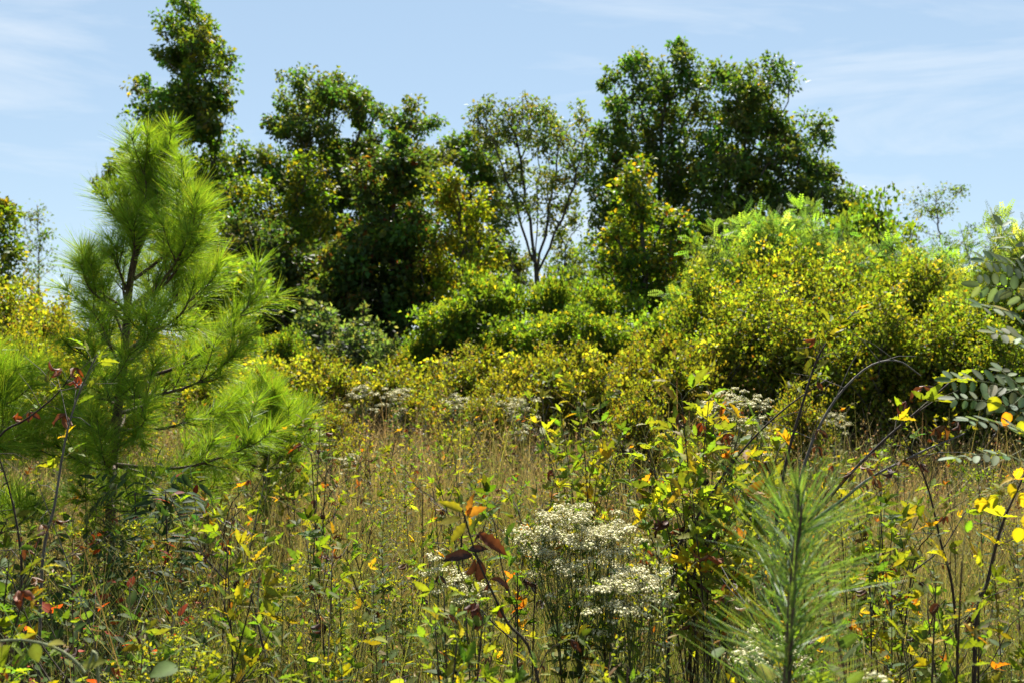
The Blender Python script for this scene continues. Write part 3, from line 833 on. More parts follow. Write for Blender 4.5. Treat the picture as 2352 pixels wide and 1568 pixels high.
# ------------------------------------------------------------------ weeds
class Plant:
    """stems as tubes, leaves as template copies; emitted as joined parts or leaf by leaf"""
    def __init__(s, seed): s.g = np.random.default_rng(seed); s.st = MB(); s.lv = []
    def stem(s, P, r0, r1, col, sides=5):
        P = np.asarray(P); tube(s.st, P, np.linspace(r0, r1, len(P)), sides, col)
    def leaf(s, tm, pos, d, n, size, rgb, mat): s.lv.append((tm, np.asarray(pos, float), np.asarray(d, float), np.asarray(n, float), size, rgb, mat))
    def joined(s, root, origin=(0, 0, 0), lname='leaves'):
        out = []
        o = s.st.build('stem', M_STEM, root, origin)
        by = {}
        for l in s.lv: by.setdefault((id(l[0]), l[6].name), []).append(l)
        mats = {}
        for (t, mn), L in by.items():
            mb = mats.setdefault(mn, MB())
            instance(mb, L[0][0], np.array([l[1] for l in L]), np.array([l[2] for l in L]), np.array([l[3] for l in L]), np.array([l[4] for l in L]), np.array([l[5] for l in L]))
        for mn, mb in mats.items():
            q = mb.build({'dead_leaf': 'dry_leaves', 'white_floret': 'flower_heads'}.get(mn, lname), bpy.data.materials[mn], root, origin); q['kind'] = 'stuff'
    def split(s, root, origin=(0, 0, 0), lname='leaf'):
        s.st.build('stem', M_STEM, root, origin)
        for (tm, p, d, n, size, rgb, mat) in s.lv:
            me = leaf_mesh(tm, mat)
            x, y, z = frames(d[None], n[None])
            M = Matrix(((x[0][0] * size, y[0][0] * size, z[0][0] * size, p[0] - origin[0]), (x[0][1] * size, y[0][1] * size, z[0][1] * size, p[1] - origin[1]),
                        (x[0][2] * size, y[0][2] * size, z[0][2] * size, p[2] - origin[2]), (0, 0, 0, 1)))
            o = link('dry_leaf' if mat is M_DEAD else lname, me, root); o.matrix_local = M; o.color = (*[float(c) for c in rgb], 1)

_LM = {}
def leaf_mesh(tm, mat):
    k = (id(tm), mat.name)
    if k not in _LM: _LM[k] = mesh_from('leaf', tm[0], tm[1], tm[2][:, None] if len(tm) > 2 else None, mat)
    return _LM[k]

Z = np.array([0, 0, 1.0])
STEM_DARK, STEM_GREY, STEM_GREEN, STEM_TAN, STEM_RED = (.045, .03, .02), (.13, .115, .10), (.10, .12, .04), (.22, .16, .09), (.09, .035, .025)

def compound(p, q, T, size, pal, n=3, dead=.1, petiole=.05):
    """one bramble leaf of 3 or 5 leaflets leaving stem point q"""
    g = p.g
    h = unit(np.cross(T, rdir(g, 1)[0])); h = unit(h * np.array([1, 1, .45]) + Z * .45 + T * .45)
    e = q + h * petiole + Z * .01
    p.stem([q, (q + e) / 2 + Z * .006, e], .0011, .0008, STEM_GREEN, 3)
    isdead = g.random() < dead
    rgb0 = pick(g, DED if isdead else pal, 1)[0]
    nrm = unit(Z * .6 - h * np.array([1, 1, 0]) * .3 + g.normal(0, .45, 3))
    sidev = unit(np.cross(h, nrm))
    for k in range(n):
        a = (k - (n - 1) / 2) * (1.05 if n == 3 else .62) + g.normal(0, .12)
        d = unit(h * math.cos(a) + sidev * math.sin(a) + Z * g.normal(.12, .25))
        sz = size * (1.0 if k == n // 2 else .82) * g.uniform(.85, 1.15)
        if isdead: p.leaf(T_CURL[g.integers(3)], e, unit(d + np.array([0, 0, -1.1])), nrm + g.normal(0, .5, 3), sz * .9, rgb0 * g.uniform(.8, 1.2), M_DEAD)
        else: p.leaf(T_BRAMBLE[g.integers(3)], e, d, nrm + g.normal(0, .25, 3), sz, np.clip(rgb0 * np.exp(g.normal(0, .12, 3)), .004, .8), M_LEAF)

def cane(p, P, r0, r1, col, pal, t0, gap, size, n=3, dead=.1):
    """a stem along P with bramble leaves from fraction t0 to its end"""
    P = np.asarray(P); p.stem(P, r0, r1, col)
    seg = np.linalg.norm(np.diff(P, axis=0), axis=1); cum = np.concatenate([[0], np.cumsum(seg)]); L = cum[-1]
    s = L * t0
    while s < L:
        i = min(int(np.searchsorted(cum, s)) - 1, len(P) - 2); i = max(i, 0)
        u = (s - cum[i]) / max(seg[i], 1e-6)
        compound(p, P[i] * (1 - u) + P[i + 1] * u, unit(P[i + 1] - P[i]), size * p.g.uniform(.75, 1.15), pal, n if p.g.random() < .8 else 5, dead)
        s += gap * p.g.uniform(.6, 1.4)
    compound(p, P[-1], unit(P[-1] - P[-2]), size * .8, pal, n, dead * .5)

def k_bramble(seed, h, pal=BRA, size=.055, dead=.08, t0=.4, gap=.05, fork=2, col=STEM_DARK):
    p = Plant(seed); g = p.g
    lean = g.normal(0, .12, 2) * h
    P = smooth_path([(0, 0, 0), (lean[0] * .3, lean[1] * .3, h * .5), (lean[0] * .8, lean[1] * .8, h * .88), (lean[0] * 1.4, lean[1] * 1.4, h)], 12)
    cane(p, P, .0042, .0015, col, pal, t0, gap, size, 3, dead)
    for _ in range(fork):
        i = g.integers(3, 9); d = unit(np.append(g.normal(0, 1, 2), 1.2)); l_ = h * g.uniform(.2, .42)
        Q = smooth_path([P[i], P[i] + d * l_ * .5, P[i] + d * l_ * .8 + Z * l_ * .2, P[i] + d * l_ + Z * l_ * .15], 7)
        cane(p, Q, .0025, .0011, col, pal, .3, gap, size * .9, 3, dead)
    return p

def k_goldenrod(seed, h, broad=False, plume=True, pal=None):
    p = Plant(seed); g = p.g; pal = pal or [(4, (.07, .12, .025)), (3, (.11, .16, .03)), (1.2, (.2, .2, .03)), (.6, (.2, .12, .04))]
    lean = g.normal(0, .07, 2) * h
    P = smooth_path([(0, 0, 0), (lean[0] * .3, lean[1] * .3, h * .5), (lean[0], lean[1], h)], 16)
    p.stem(P, .0034, .0013, STEM_GREEN if g.random() < .6 else STEM_RED, 5)
    n = int(h * (75 if not broad else 60))
    for k in range(n):
        t = .12 + .86 * (k + g.random()) / n; i = min(int(t * 15), 14); q = P[i] + (P[i + 1] - P[i]) * (t * 15 - i)
        a = k * 2.4 + g.normal(0, .3); hdir = np.array([math.cos(a), math.sin(a), g.uniform(.25, .9)])
        sz = (.075 if not broad else .07) * (1 - .6 * t) * g.uniform(.7, 1.2) + .012
        dry = t < .35 and g.random() < .5
        p.leaf(T_NARROW if not broad else T_OBLONG, q, hdir, Z + g.normal(0, .3, 3), sz, pick(g, DED if dry else pal, 1)[0], M_LEAF)
    if plume:
        yl = [(3, (.22, .26, .03)), (2, (.32, .30, .03)), (1, (.15, .19, .03))]
        for k in range(10):
            t = g.uniform(.78, 1); i = min(int(t * 15), 15); q = P[i]; a = g.uniform(0, 6.28); l_ = .11 * (1.15 - t) * 3 + .02
            e = q + np.array([math.cos(a) * l_, math.sin(a) * l_, l_ * .8])
            p.stem([q, (q + e) / 2 + Z * .01, e], .0009, .0006, STEM_GREEN, 3)
            for m in range(14):
                u = g.random(); p.leaf(T_QUAD, q + (e - q) * u + g.normal(0, .004, 3), rdir(g, 1)[0] + Z * .5, rdir(g, 1)[0], g.uniform(.008, .016), pick(g, yl, 1)[0], M_LEAF)
    return p

def k_stalk(seed, h):
    p = Plant(seed); g = p.g
    col = [STEM_DARK, STEM_TAN, STEM_GREY, STEM_DARK][g.integers(4)]
    lean = g.normal(0, .13, 2) * h
    P = smooth_path([(0, 0, 0), (lean[0] * .4, lean[1] * .4, h * .5), (lean[0], lean[1], h * .95)], 10)
    p.stem(P, .0035, .0012, col, 5)
    for k in range(7):
        i = g.integers(3, 9); d = unit(np.append(g.normal(0, 1, 2), g.uniform(.6, 1.8))); l_ = h * g.uniform(.08, .26)
        Q = [P[i], P[i] + d * l_ * .6, P[i] + d * l_ + Z * l_ * .1]
        p.stem(Q, .0015, .0008, col, 3)
        for m in range(5):
            u = g.random(); p.leaf(T_CURL[g.integers(3)] if g.random() < .35 else T_NARROW, Q[0] + (Q[2] - Q[0]) * u, rdir(g, 1)[0] - Z * .5, rdir(g, 1)[0], g.uniform(.018, .04), pick(g, DED + GRS[:2], 1)[0], M_DEAD)
    return p

def k_leafy(seed, h, pal=None, size=.05, tm=None, n=26, branchy=4):
    p = Plant(seed); g = p.g; pal = pal or [(4, (.075, .13, .022)), (3, (.13, .19, .025)), (2, (.24, .26, .03)), (.7, (.34, .26, .03)), (.3, (.35, .12, .02)), (.4, (.12, .06, .03))]
    tm = tm or T_OVATE
    for b in range(branchy):
        lean = g.normal(0, .28, 2) * h; hh = h * g.uniform(.7, 1)
        P = smooth_path([(g.normal(0, .02), g.normal(0, .02), 0), (lean[0] * .5, lean[1] * .5, hh * .55), (lean[0], lean[1], hh)], 10)
        p.stem(P, .0026, .001, STEM_DARK if g.random() < .5 else STEM_GREEN, 4)
        m = n // branchy
        for k in range(m):
            t = .2 + .8 * (k + g.random()) / m; i = min(int(t * 9), 8); q = P[i] + (P[i + 1] - P[i]) * min(t * 9 - i, 1)
            a = k * 2.4 + g.normal(0, .4); hd = np.array([math.cos(a), math.sin(a), g.uniform(0, 1.3)])
            p.leaf(tm, q, hd, Z + g.normal(0, .45, 3), size * g.uniform(.6, 1.25), pick(g, pal, 1)[0], M_LEAF)
    return p

def floret(n=5):
    V = [(0, 0, 0)]; F = []
    for k in range(n):
        a = k / n * 6.283
        V.append((math.cos(a), math.sin(a), .75))
    V.append((0, 0, 1.0))
    for k in range(n):
        F += [(0, 1 + k, 1 + (k + 1) % n), (n + 1, 1 + (k + 1) % n, 1 + k)]
    V = np.array(V)[:, [0, 2, 1]]
    return V, np.array(F)
T_FLORET = floret()

def boneset(p, base, top, spread, heads=26, size=.0036, flat=.28, per=70, col=(.70, .66, .43)):
    """flat topped white flower plant: a stem that forks into many corymbs below `top`"""
    g = p.g; base = np.asarray(base, float); top = np.asarray(top, float); H = top[2] - base[2]
    P = smooth_path([base, base + (top - base) * .5 + g.normal(0, .01, 3), base + (top - base) * .72], 12)
    p.stem(P, .0042, .0026, STEM_RED if g.random() < .4 else STEM_GREEN, 5)
    fm = MB()
    for k in range(heads):
        r = math.sqrt((k + .5) / heads) * spread; a = k * 2.4 + g.normal(0, .2)
        r *= g.uniform(.6, 1.15); c = top + np.array([math.cos(a) * r, math.sin(a) * r, -(r / spread) * spread * 1.0 * g.uniform(.2, 1.6) - abs(g.normal(0, .03))])
        q = P[g.integers(6, 12)]
        Q = smooth_path([q, (q + c) / 2 + np.append(g.normal(0, .012, 2), -.02), c - Z * .02], 5); p.stem(Q, .0015, .0009, STEM_GREEN, 3)
        for e in range(4): p.leaf(T_LANCE if e % 2 else T_NARROW, Q[g.integers(1, 5)], rdir(g, 1)[0] + Z * .2, Z + g.normal(0, .5, 3), g.uniform(.022, .048), pick(g, BRG, 1)[0], M_LEAF)
        cr = g.uniform(.014, .034) * (spread / .16) ** .3; m = int(per * (cr / .03) ** 1.5 * g.uniform(.5, 1.1)) + 6
        u = g.normal(0, .5, (m, 3)); u[:, 2] = np.abs(u[:, 2]) * (.55 if size < .006 else .9)
        pos = c + u * cr
        cc = np.array(col) * np.exp(g.normal(0, .12, (m, 1))) * np.where(g.random((m, 1)) < .18, np.array([[.7, .75, .45]]), 1)
        instance(fm, T_FLORET, pos, u * np.array([1, 1, .6]) + np.array([0, 0, .5]), rdir(g, m), size * g.uniform(.6, 1.3, m), np.clip(cc, 0, .85))
        for s in range(4):
            b = c + g.normal(0, cr * .4, 3); p.stem([c - Z * .035, (c + b) / 2 - Z * .012, b], .0007, .0005, STEM_GREEN, 3)
    for k in range(70):
        t = g.uniform(.2, 1); q = P[int(t * 11)]; a = k * 2.4
        p.leaf(T_NARROW if k % 2 else T_OVATE, q, (math.cos(a), math.sin(a), .3), Z + g.normal(0, .3, 3), g.uniform(.04, .085), pick(g, BRG, 1)[0], M_LEAF)
    return fm

# -- the meadow: kinds with several forms, copied out over the field
def proto(p, split=False):
    r = bpy.data.objects.new('proto', None); COL.objects.link(r)
    (p.split if split else p.joined)(r)
    return r
PROTO = {
    'bramble_shoot': [proto(k_bramble(200 + i, h, pal)) for i, (h, pal) in enumerate([(.95, BRA), (1.1, BRA), (.85, BRG), (1.2, BRA), (.75, BRG), (1.0, BRA)])],
    'goldenrod': [proto(k_goldenrod(220 + i, h, b)) for i, (h, b) in enumerate([(.9, False), (1.05, True), (.8, False), (1.1, False), (.7, True)])],
    'dry_stalk': [proto(k_stalk(240 + i, h)) for i, h in enumerate([1.1, .95, 1.25, .8, 1.0])],
    'leafy_weed': [proto(k_leafy(260 + i, h, None, s, t)) for i, (h, s, t) in enumerate([(.6, .042, T_LANCE), (.8, .04, T_LANCE), (.5, .034, T_OVATE), (.7, .04, T_LANCE), (.9, .04, T_LANCE)])],
}
NEARP = [k_bramble(280 + i, h, pal, .062) for i, (h, pal) in enumerate([(.95, BRA), (1.05, BRG), (.85, BRA)])]
SPLIT = {'bramble_shoot': [proto(p, True) for p in NEARP],
         'leafy_weed': [proto(k_leafy(290 + i, h, None, .044, t, 26), True) for i, (h, t) in enumerate([(.75, T_LANCE), (.6, T_OVATE), (.85, T_LANCE)])]}
LABEL = {
    'bramble_shoot': ('upright bramble shoot with yellow green toothed leaves %s', 'bramble', 'bramble shoots scattered through the meadow'),
    'goldenrod': ('slim green goldenrod stem with narrow leaves %s', 'goldenrod', 'goldenrod stems scattered through the meadow'),
    'dry_stalk': ('thin dry brown weed stalk standing %s', 'weed', 'dry stalks scattered through the meadow'),
    'leafy_weed': ('low leafy green and yellow weed growing %s', 'weed', 'leafy weeds scattered through the meadow'),
}
LAND = [((px - CX) / FOC * Y, Y, t) for px, Y, t in [
    (250, 5.4, 'round the young pine trunk'), (300, 3.4, 'in the pine shadow'), (-20, 5.0, 'below the small pine at left'), (120, 2.5, 'low in the bottom left corner'), (560, 2.9, 'right of the pine shadow'),
    (620, 6.6, 'near the small bright pine'), (730, 4.2, 'beside the sprig of dark dead leaves'), (700, 2.6, 'among glossy leaved plants below'), (1060, 2.5, 'around the withered sapling'), (1030, 4.6, 'by the orange sprig in mid field'),
    (1330, 2.95, 'around the largest white flower plant'), (1340, 5.6, 'around the mid field bramble bush'), (1610, 3.6, 'around the largest bramble bush'), (1680, 5.4, 'beside the tall white flowers'),
    (1815, 2.4, 'behind the pine seedling'), (2010, 3.9, 'by the orange leaved bramble bush'), (2200, 2.5, 'among dry stems at bottom right'), (2250, 5.0, 'in the tan grass at far right'), (1910, 8.5, 'near the pale flower mound on the right'),
    (850, 8.0, 'in the far left of the field'), (900, 11.5, 'below the silvery weed bush'), (1120, 11, 'along the far row of pale flowers'), (1150, 7.5, 'in the middle of the far field'), (1500, 9, 'before the rusty bramble mound'),
    (2150, 8, 'at the foot of the yellow thicket'), (150, 8.5, 'behind the young pine'), (400, 10, 'in the gap behind the pine branches')]]
def place(kind, src, x, y, rz, sc, tint=None):
    o = copy_tree(src); o.name = kind
    for c in o.children:
        if tint and c.name.startswith('leaves'): c.color = (*tint, 1)
    o.location = (x, y, 0); o.rotation_euler = (0, 0, rz); o.scale = (sc, sc, sc)
    lb = LABEL[kind]
    near = min(LAND, key=lambda q: (q[0] - x) ** 2 + (q[1] - y) ** 2)
    tag(o, lb[0] % near[2], lb[1], lb[2]); return o

gw = np.random.default_rng(77)
NUM = {'bramble_shoot': 290, 'goldenrod': 298, 'dry_stalk': 298, 'leafy_weed': 290}
for kind, n in NUM.items():
    ys = 2.15 + (12.0 - 2.15) * ((np.arange(n) + gw.random(n)) / n) ** (1.05 if kind in SPLIT else .8)
    for k, y in enumerate(ys):
        x = gw.uniform(-1, 1) * (.535 * y + .25)
        sc = gw.uniform(.78, 1.12)
        pxx = CX + x / y * FOC
        if pxx < 470 and 2.7 < y < 5.3 and kind in SPLIT and gw.random() < .75: continue          # the pine's shade
        if pxx > 1880 and 3.7 < y < 9 and kind in SPLIT and gw.random() < .6: continue          # open tan grass on the right
        if kind == 'goldenrod' and y > 6: sc *= .9
        if y < 2.6: sc = min(sc, .92)
        near = y < 3.3 and kind in SPLIT
        L = (SPLIT if near else PROTO)[kind]
        sc *= .92; t = 1 + gw.normal(0, .12)
        place(kind, L[gw.integers(len(L))], x, y, gw.uniform(0, 6.28), sc, (t, 1, 1))

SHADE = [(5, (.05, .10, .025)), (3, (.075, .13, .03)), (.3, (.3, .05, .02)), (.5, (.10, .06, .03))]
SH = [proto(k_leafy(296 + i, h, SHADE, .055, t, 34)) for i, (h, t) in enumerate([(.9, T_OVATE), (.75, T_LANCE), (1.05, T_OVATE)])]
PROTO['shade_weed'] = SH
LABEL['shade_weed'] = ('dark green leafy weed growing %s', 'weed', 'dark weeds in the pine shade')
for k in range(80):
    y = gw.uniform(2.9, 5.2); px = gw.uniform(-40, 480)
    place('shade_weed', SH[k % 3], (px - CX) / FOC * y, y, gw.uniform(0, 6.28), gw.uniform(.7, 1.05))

# -- grass and low growth
def grass():
    g = np.random.default_rng(88); mb = MB()
    n = 160000
    y = 1.7 + (19 - 1.7) * g.random(n) ** .75
    x = g.uniform(-1, 1, n) * (.56 * y + .4)
    # tussocks
    c = g.integers(0, 5200, n); cy = 1.7 + 17 * g.random(5200) ** .75; cx = g.uniform(-1, 1, 5200) * (.56 * cy + .4)
    tu = g.random(n) < .65
    x = np.where(tu, cx[c] + g.normal(0, .05, n), x); y = np.where(tu, cy[c] + g.normal(0, .05, n), y)
    h = np.clip(g.normal(.64, .17, n), .15, 1.08) * np.where(tu, np.exp(np.random.default_rng(3).normal(0, .2, 5200))[c], .85)
    a = g.uniform(0, 6.283, n); bend = np.abs(g.normal(.25, .22, n)) * h
    d = np.stack([np.cos(a), np.sin(a), 0 * a], -1); s = np.stack([-np.sin(a), np.cos(a), 0 * a], -1)
    b = np.stack([x, y, 0 * x], -1); w = g.uniform(.0016, .0042, n) * np.clip(y / 5, .8, 1.9)
    lv = np.random.default_rng(9).normal(0, .16, (5200, 2)); lean = np.where(tu[:, None], lv[c], g.normal(0, .12, (n, 2))) * h[:, None]
    lean *= np.where(g.random(n) < .12, 3.0, 1.0)[:, None]; h = np.sqrt(np.maximum(h ** 2 - (lean ** 2).sum(1), .02)); lean = np.column_stack([lean, 0 * h])
    rows = []
    for t, ww in ((0, 1), (.55, .85), (1, .12)):
        P = b + lean * t + d * (bend * t ** 2)[:, None] + Z * (h * (t - .12 * t ** 3))[:, None]
        rows += [P - s * (w * ww / 2)[:, None], P + s * (w * ww / 2)[:, None]]
    V = np.stack(rows, 1); f = []
    for k in range(2): q = 2 * k; f += [(q, q + 1, q + 3), (q, q + 3, q + 2)]
    F = np.array(f)[None] + (np.arange(n) * 6)[:, None, None]
    C = pick(g, GRS[1:4] + [(3, (.13, .18, .03))], n)
    far = np.clip((y - 4) / 5, 0, 1)[:, None]
    C = C * (1 - far) + pick(g, [(3, (.34, .25, .15)), (3, (.27, .195, .12)), (3, (.33, .22, .14)), (1.6, (.22, .21, .07))], n) * far
    pt = .5 + .5 * np.sin(x * 1.9 + 1.3 * np.sin(y * 1.1)) * np.cos(y * 1.5 + 1.7 * np.sin(x * .8 + 2)); pt = (pt * np.clip(g.normal(1, .3, n), 0, 1.6))[:, None]
    C = C * (1 - .5 * pt) + .5 * pt * pick(g, [(3, (.20, .24, .05)), (2, (.15, .20, .04)), (1, (.26, .25, .08))], n)
    mb.add(V.reshape(-1, 3), F.reshape(-1, 3), np.repeat(C, 6, 0))
    k = g.choice(n, 9000, replace=False)                       # loose seed heads on some of the blades
    k = np.repeat(k, 9); m = len(k); t = g.uniform(.72, 1.08, m)
    P = b[k] + lean[k] * t[:, None] + d[k] * (bend[k] * t ** 2)[:, None] + Z * (h[k] * (t - .12 * t ** 3))[:, None] * 1.12 + g.normal(0, .014, (m, 3))
    instance(mb, T_QUAD, P, rdir(g, m) * .7 + Z, rdir(g, m), g.uniform(.006, .015, m) * np.clip(y[k] / 5, .8, 1.7), pick(g, [(3, (.34, .27, .15)), (2, (.30, .20, .13)), (1, (.24, .24, .08))], m))
    o = mb.build('grass', M_GRASS); tag(o, 'tan and green meadow grass between the weeds', 'grass', kind='stuff')
    mb = MB(); n = 70000
    y = 1.6 + (20 - 1.6) * g.random(n) ** .7; x = g.uniform(-1, 1, n) * (.56 * y + .5); z = np.abs(g.normal(0, .09, n)) + .01
    instance(mb, T_QUAD, np.stack([x, y, z], -1), rdir(g, n) + np.array([0, 0, .4]), Z + g.normal(0, .5, (n, 3)), g.uniform(.02, .05, n) * np.clip(y / 6, .9, 1.6), pick(g, LOW, n))
    o = mb.build('undergrowth', M_LEAF); tag(o, 'low creeping leaves and litter covering the field soil', 'undergrowth', kind='stuff')
grass()

# ------------------------------------------------------------------ plants one can point at
def root_at(px, Y): b = at(px, 0, Y); b[2] = 0; return b

def px_path(pts, Y, n=16, ground=True, dy=0.0):
    P = [at(x, y, Y + (k * dy)) for k, (x, y) in enumerate(pts)]
    if ground:
        b = P[0] + (P[0] - P[1]) * .4; b[2] = 0; P = [b] + P
    return smooth_path(P, n)

def flowers(name, label, Y, px, top, spread, seed, heads=26, per=70, group='white flowered plants in the meadow', extra=(), size=.0036):
    b = root_at(px, Y); root = thing(name, label, 'wildflower', b, group); p = Plant(seed)
    fm = boneset(p, b, at(px, top, Y), spread, heads, size, per=per)
    for (x2, t2, s2, h2) in extra:
        m2 = boneset(p, b + np.array([.03, .02, 0]), at(x2, t2, Y + p.g.normal(0, .05)), s2, h2, size, per=per); fm.V += m2.V; fm.C += m2.C
        fm.F += [f + fm.n for f in m2.F]; fm.n += m2.n
    p.joined(root, b)
    q = fm.build('flower_heads', M_FLOWER, root, b); q['kind'] = 'stuff'
flowers('boneset', 'largest plant of cream white flower clusters in the middle foreground', 2.95, 1330, 1150, .17, 301, 54, 120, extra=((1250, 1185, .10, 24), (1400, 1185, .10, 26)))
flowers('boneset', 'white flower plant low and right of the largest one', 2.75, 1450, 1285, .13, 302, 40, 110, extra=((1400, 1320, .07, 14), (1510, 1315, .06, 12)))
flowers('boneset', 'small white flower plant left of the largest one beside brown leaves', 2.9, 1050, 1300, .06, 303, 14, 80, extra=((1000, 1265, .035, 8), (1100, 1325, .04, 8)))
flowers('boneset', 'white flower plant standing tall among the bramble bush', 5.2, 1680, 890, .16, 304, 40, 80, extra=((1730, 965, .12, 26), (1640, 930, .09, 16), (1750, 905, .06, 10)), size=.0055)
flowers('boneset', 'pale flower mound in tan grass right of the bramble bush', 8.5, 1912, 945, .15, 305, 26, 50, size=.006)
for k, (px, Y, top) in enumerate([(830, 12.5, 893), (905, 12, 898), (1050, 11.5, 912), (1090, 11.4, 918), (1140, 11.2, 915), (1195, 11, 922), (720, 9, 985), (800, 8, 1050), (1190, 9.5, 985), (1410, 9.5, 960)]):
    lb = ['pale flower clump leftmost in the far row', 'pale flower clump below the silvery weed bush', 'pale flower clump third from left in the far row',
          'pale flower clump fourth from left in the far row', 'pale flower clump second from right in the far row', 'pale flower clump at right end of the far row',
          'pale flower clump just right of the small bright pine', 'faint pale flower clump in mid field right of the pine', 'tiny pale flower clump below the far row', 'tiny pale flower clump left of the bramble bush'][k]
    flowers('boneset', lb, Y - 1.2 * (k < 6), px, top - 10, .2 if k < 6 else .12, 310 + k, 30 if k < 6 else 12, 50, size=.009)
flowers('boneset', 'white flowers behind the pine seedling needles', 2.3, 1790, 1440, .09, 306, 18, 60, extra=((1720, 1470, .05, 8),))
flowers('boneset', 'white flower cluster at the bottom edge right of the seedling', 1.75, 1965, 1545, .055, 307, 12, 70, size=.0035)

def bush(name, label, cat, Y, base_px, tips, seed, pal=BRA, size=.07, dead=.1, t0=.4, gap=.045, r=(.0048, .0016), col=STEM_DARK, n=3, spread=.25):
    b = root_at(base_px, Y); root = thing(name, label, cat, b); p = Plant(seed)
    for (x, y) in tips:
        t = at(x, y, Y + p.g.normal(0, spread)); s = b + np.append(p.g.normal(0, .05, 2), 0)
        m = s + (t - s) * .55 + np.array([-(t - s)[0] * .16, 0, .06])
        cane(p, smooth_path([s, m, t], 16), r[0], r[1], col, pal, t0, gap, size, n, dead)
    p.split(root, b); return root

bush('bramble_bush', 'largest leafy bramble bush right of the middle with yellow green leaves', 'bramble', 3.6, 1610,
     [(1565, 905), (1640, 935), (1500, 1060), (1700, 985), (1790, 1030), (1460, 1130), (1620, 1060), (1690, 1120), (1560, 1010), (1745, 1140), (1655, 1180), (1530, 1200), (1600, 960), (1540, 1110), (1480, 1000), (1660, 1010), (1720, 1070), (1590, 1130), (1630, 900)], 401, [(5, (.14, .19, .025)), (4, (.20, .24, .025)), (1.6, (.28, .28, .025)), (.6, (.38, .24, .02)), (.3, (.34, .13, .02))], .076, .06, .45, .042)
bush('bramble_bush', 'mid field bramble bush left of the largest one', 'bramble', 5.6, 1340,
     [(1260, 880), (1330, 905), (1290, 960), (1390, 985), (1420, 1040), (1240, 1000), (1350, 1060), (1300, 1020), (1380, 930), (1230, 930), (1420, 1000)], 402, [(5, (.14, .19, .025)), (4, (.19, .23, .025)), (1.4, (.27, .27, .025)), (.4, (.38, .24, .02))], .078, .05, .45, .06)
bush('bramble_bush', 'bramble bush with orange leaves in tan grass on the right', 'bramble', 3.9, 2010,
     [(1960, 1130), (2020, 1090), (2080, 1150), (1930, 1180), (2050, 1200), (2110, 1190)], 403, BRA[1:], .07, .12, .45, .055)
bush('bramble_bush', 'leafy yellow sprig low right of the pine shadow', 'bramble', 2.9, 560,
     [(520, 1250), (560, 1290), (600, 1270), (500, 1330), (580, 1360)], 404, BRA[:4], .065, .06, .5, .05)
bush('bramble_bush', 'upright orange and yellow sprig in the middle of the field', 'bramble', 4.6, 1030,
     [(1000, 1080), (1045, 1060), (1080, 1110), (970, 1130)], 405, BRA[1:], .052, .1, .45, .06)
bush('bramble_bush', 'thin sprig with dark dead leaves right of the pine in mid field', 'bramble', 4.2, 730,
     [(735, 985), (715, 1040), (750, 1060)], 406, BRA, .06, .5, .6, .09)
bush('bramble_bush', 'yellow leaved sprig at the bottom beside the brown leaf plant', 'bramble', 2.3, 1040,
     [(1020, 1370), (1070, 1400), (1000, 1440), (1110, 1410), (1050, 1470)], 407, [(4, (.24, .28, .03)), (3, (.18, .24, .03)), (1, (.34, .28, .02))], .05, .06, .5, .04)
bush('bramble_bush', 'green and yellow sprig at the bottom right among dry stems', 'bramble', 2.5, 2190,
     [(2150, 1330), (2210, 1290), (2250, 1350), (2130, 1400), (2280, 1400)], 408, BRA, .05, .1, .45, .055)
bush('bramble_bush', 'sprig of brown tinged leaves at the left edge low down', 'bramble', 2.6, 10,
     [(20, 1290), (-30, 1330), (60, 1330), (90, 1230)], 409, BRA, .05, .35, .5, .06)

def long_cane(label, Y, pts, seed, r, col, leaves, size=.07, pal=BRA, dead=.15, dy=0.0, n=24):
    """an arching stem through picture points with leaves at the given stretch (t0, t1, gap)"""
    P = px_path(pts, Y, n, True, dy); b = P[0].copy(); root = thing('arching_cane', label, 'bramble', b); p = Plant(seed)
    p.stem(P, r * 1.35, r * .45, col, 6)
    for (t0, t1, m) in leaves:
        for k in range(m):
            t = t0 + (t1 - t0) * (k + .5) / m; i = min(int(t * (n - 1)), n - 2)
            compound(p, P[i], unit(P[i + 1] - P[i]), size * p.g.uniform(.8, 1.15), pal, 3 if p.g.random() < .7 else 5, dead, .04)
    g = p.g
    for k in range(7):                                      # side twigs
        i = g.integers(n // 3, n - 2); d = unit(rdir(g, 1)[0] * np.array([1, .6, .6]) + Z * .5); l_ = g.uniform(.06, .22)
        p.stem([P[i], P[i] + d * l_ * .5 + Z * .01, P[i] + d * l_], .0016, .0007, col, 3)
    p.split(root, b)
long_cane('arching dark cane ending in a leafy tuft high before the yellow thicket', 3.3, [(1775, 1320), (1800, 1090), (1850, 905), (1890, 800), (1965, 715)], 421, .0048, STEM_DARK, [(.78, 1, 8), (.6, .75, 3)], .062, BRA, .35)
long_cane('bare arching grey cane bowing over to the right', 3.3, [(1820, 1250), (1850, 1060), (1910, 930), (1990, 845), (2060, 828), (2115, 862)], 422, .0045, STEM_GREY, [(.35, .45, 2)], .05, BRA, .6)
long_cane('straight dark cane slanting up right with orange and brown leaves', 3.1, [(1790, 1330), (1900, 1150), (2010, 1030), (2100, 950), (2190, 870)], 423, .0052, STEM_DARK, [(.72, .98, 8)], .068, BRA[1:], .3)
long_cane('lowest slanting grey cane with hanging rusty leaves on the right', 3.0, [(1800, 1330), (1950, 1135), (2090, 1050), (2215, 995)], 424, .0048, STEM_GREY, [(.5, .7, 4), (.85, 1, 3)], .06, BRA[2:], .55)
long_cane('dark cane crossing the bramble bush toward upper right', 3.4, [(1545, 1330), (1600, 1190), (1700, 1040), (1800, 940), (1900, 870)], 425, .0046, STEM_DARK, [(.25, .6, 5), (.85, 1, 4)], .062, BRA, .25)
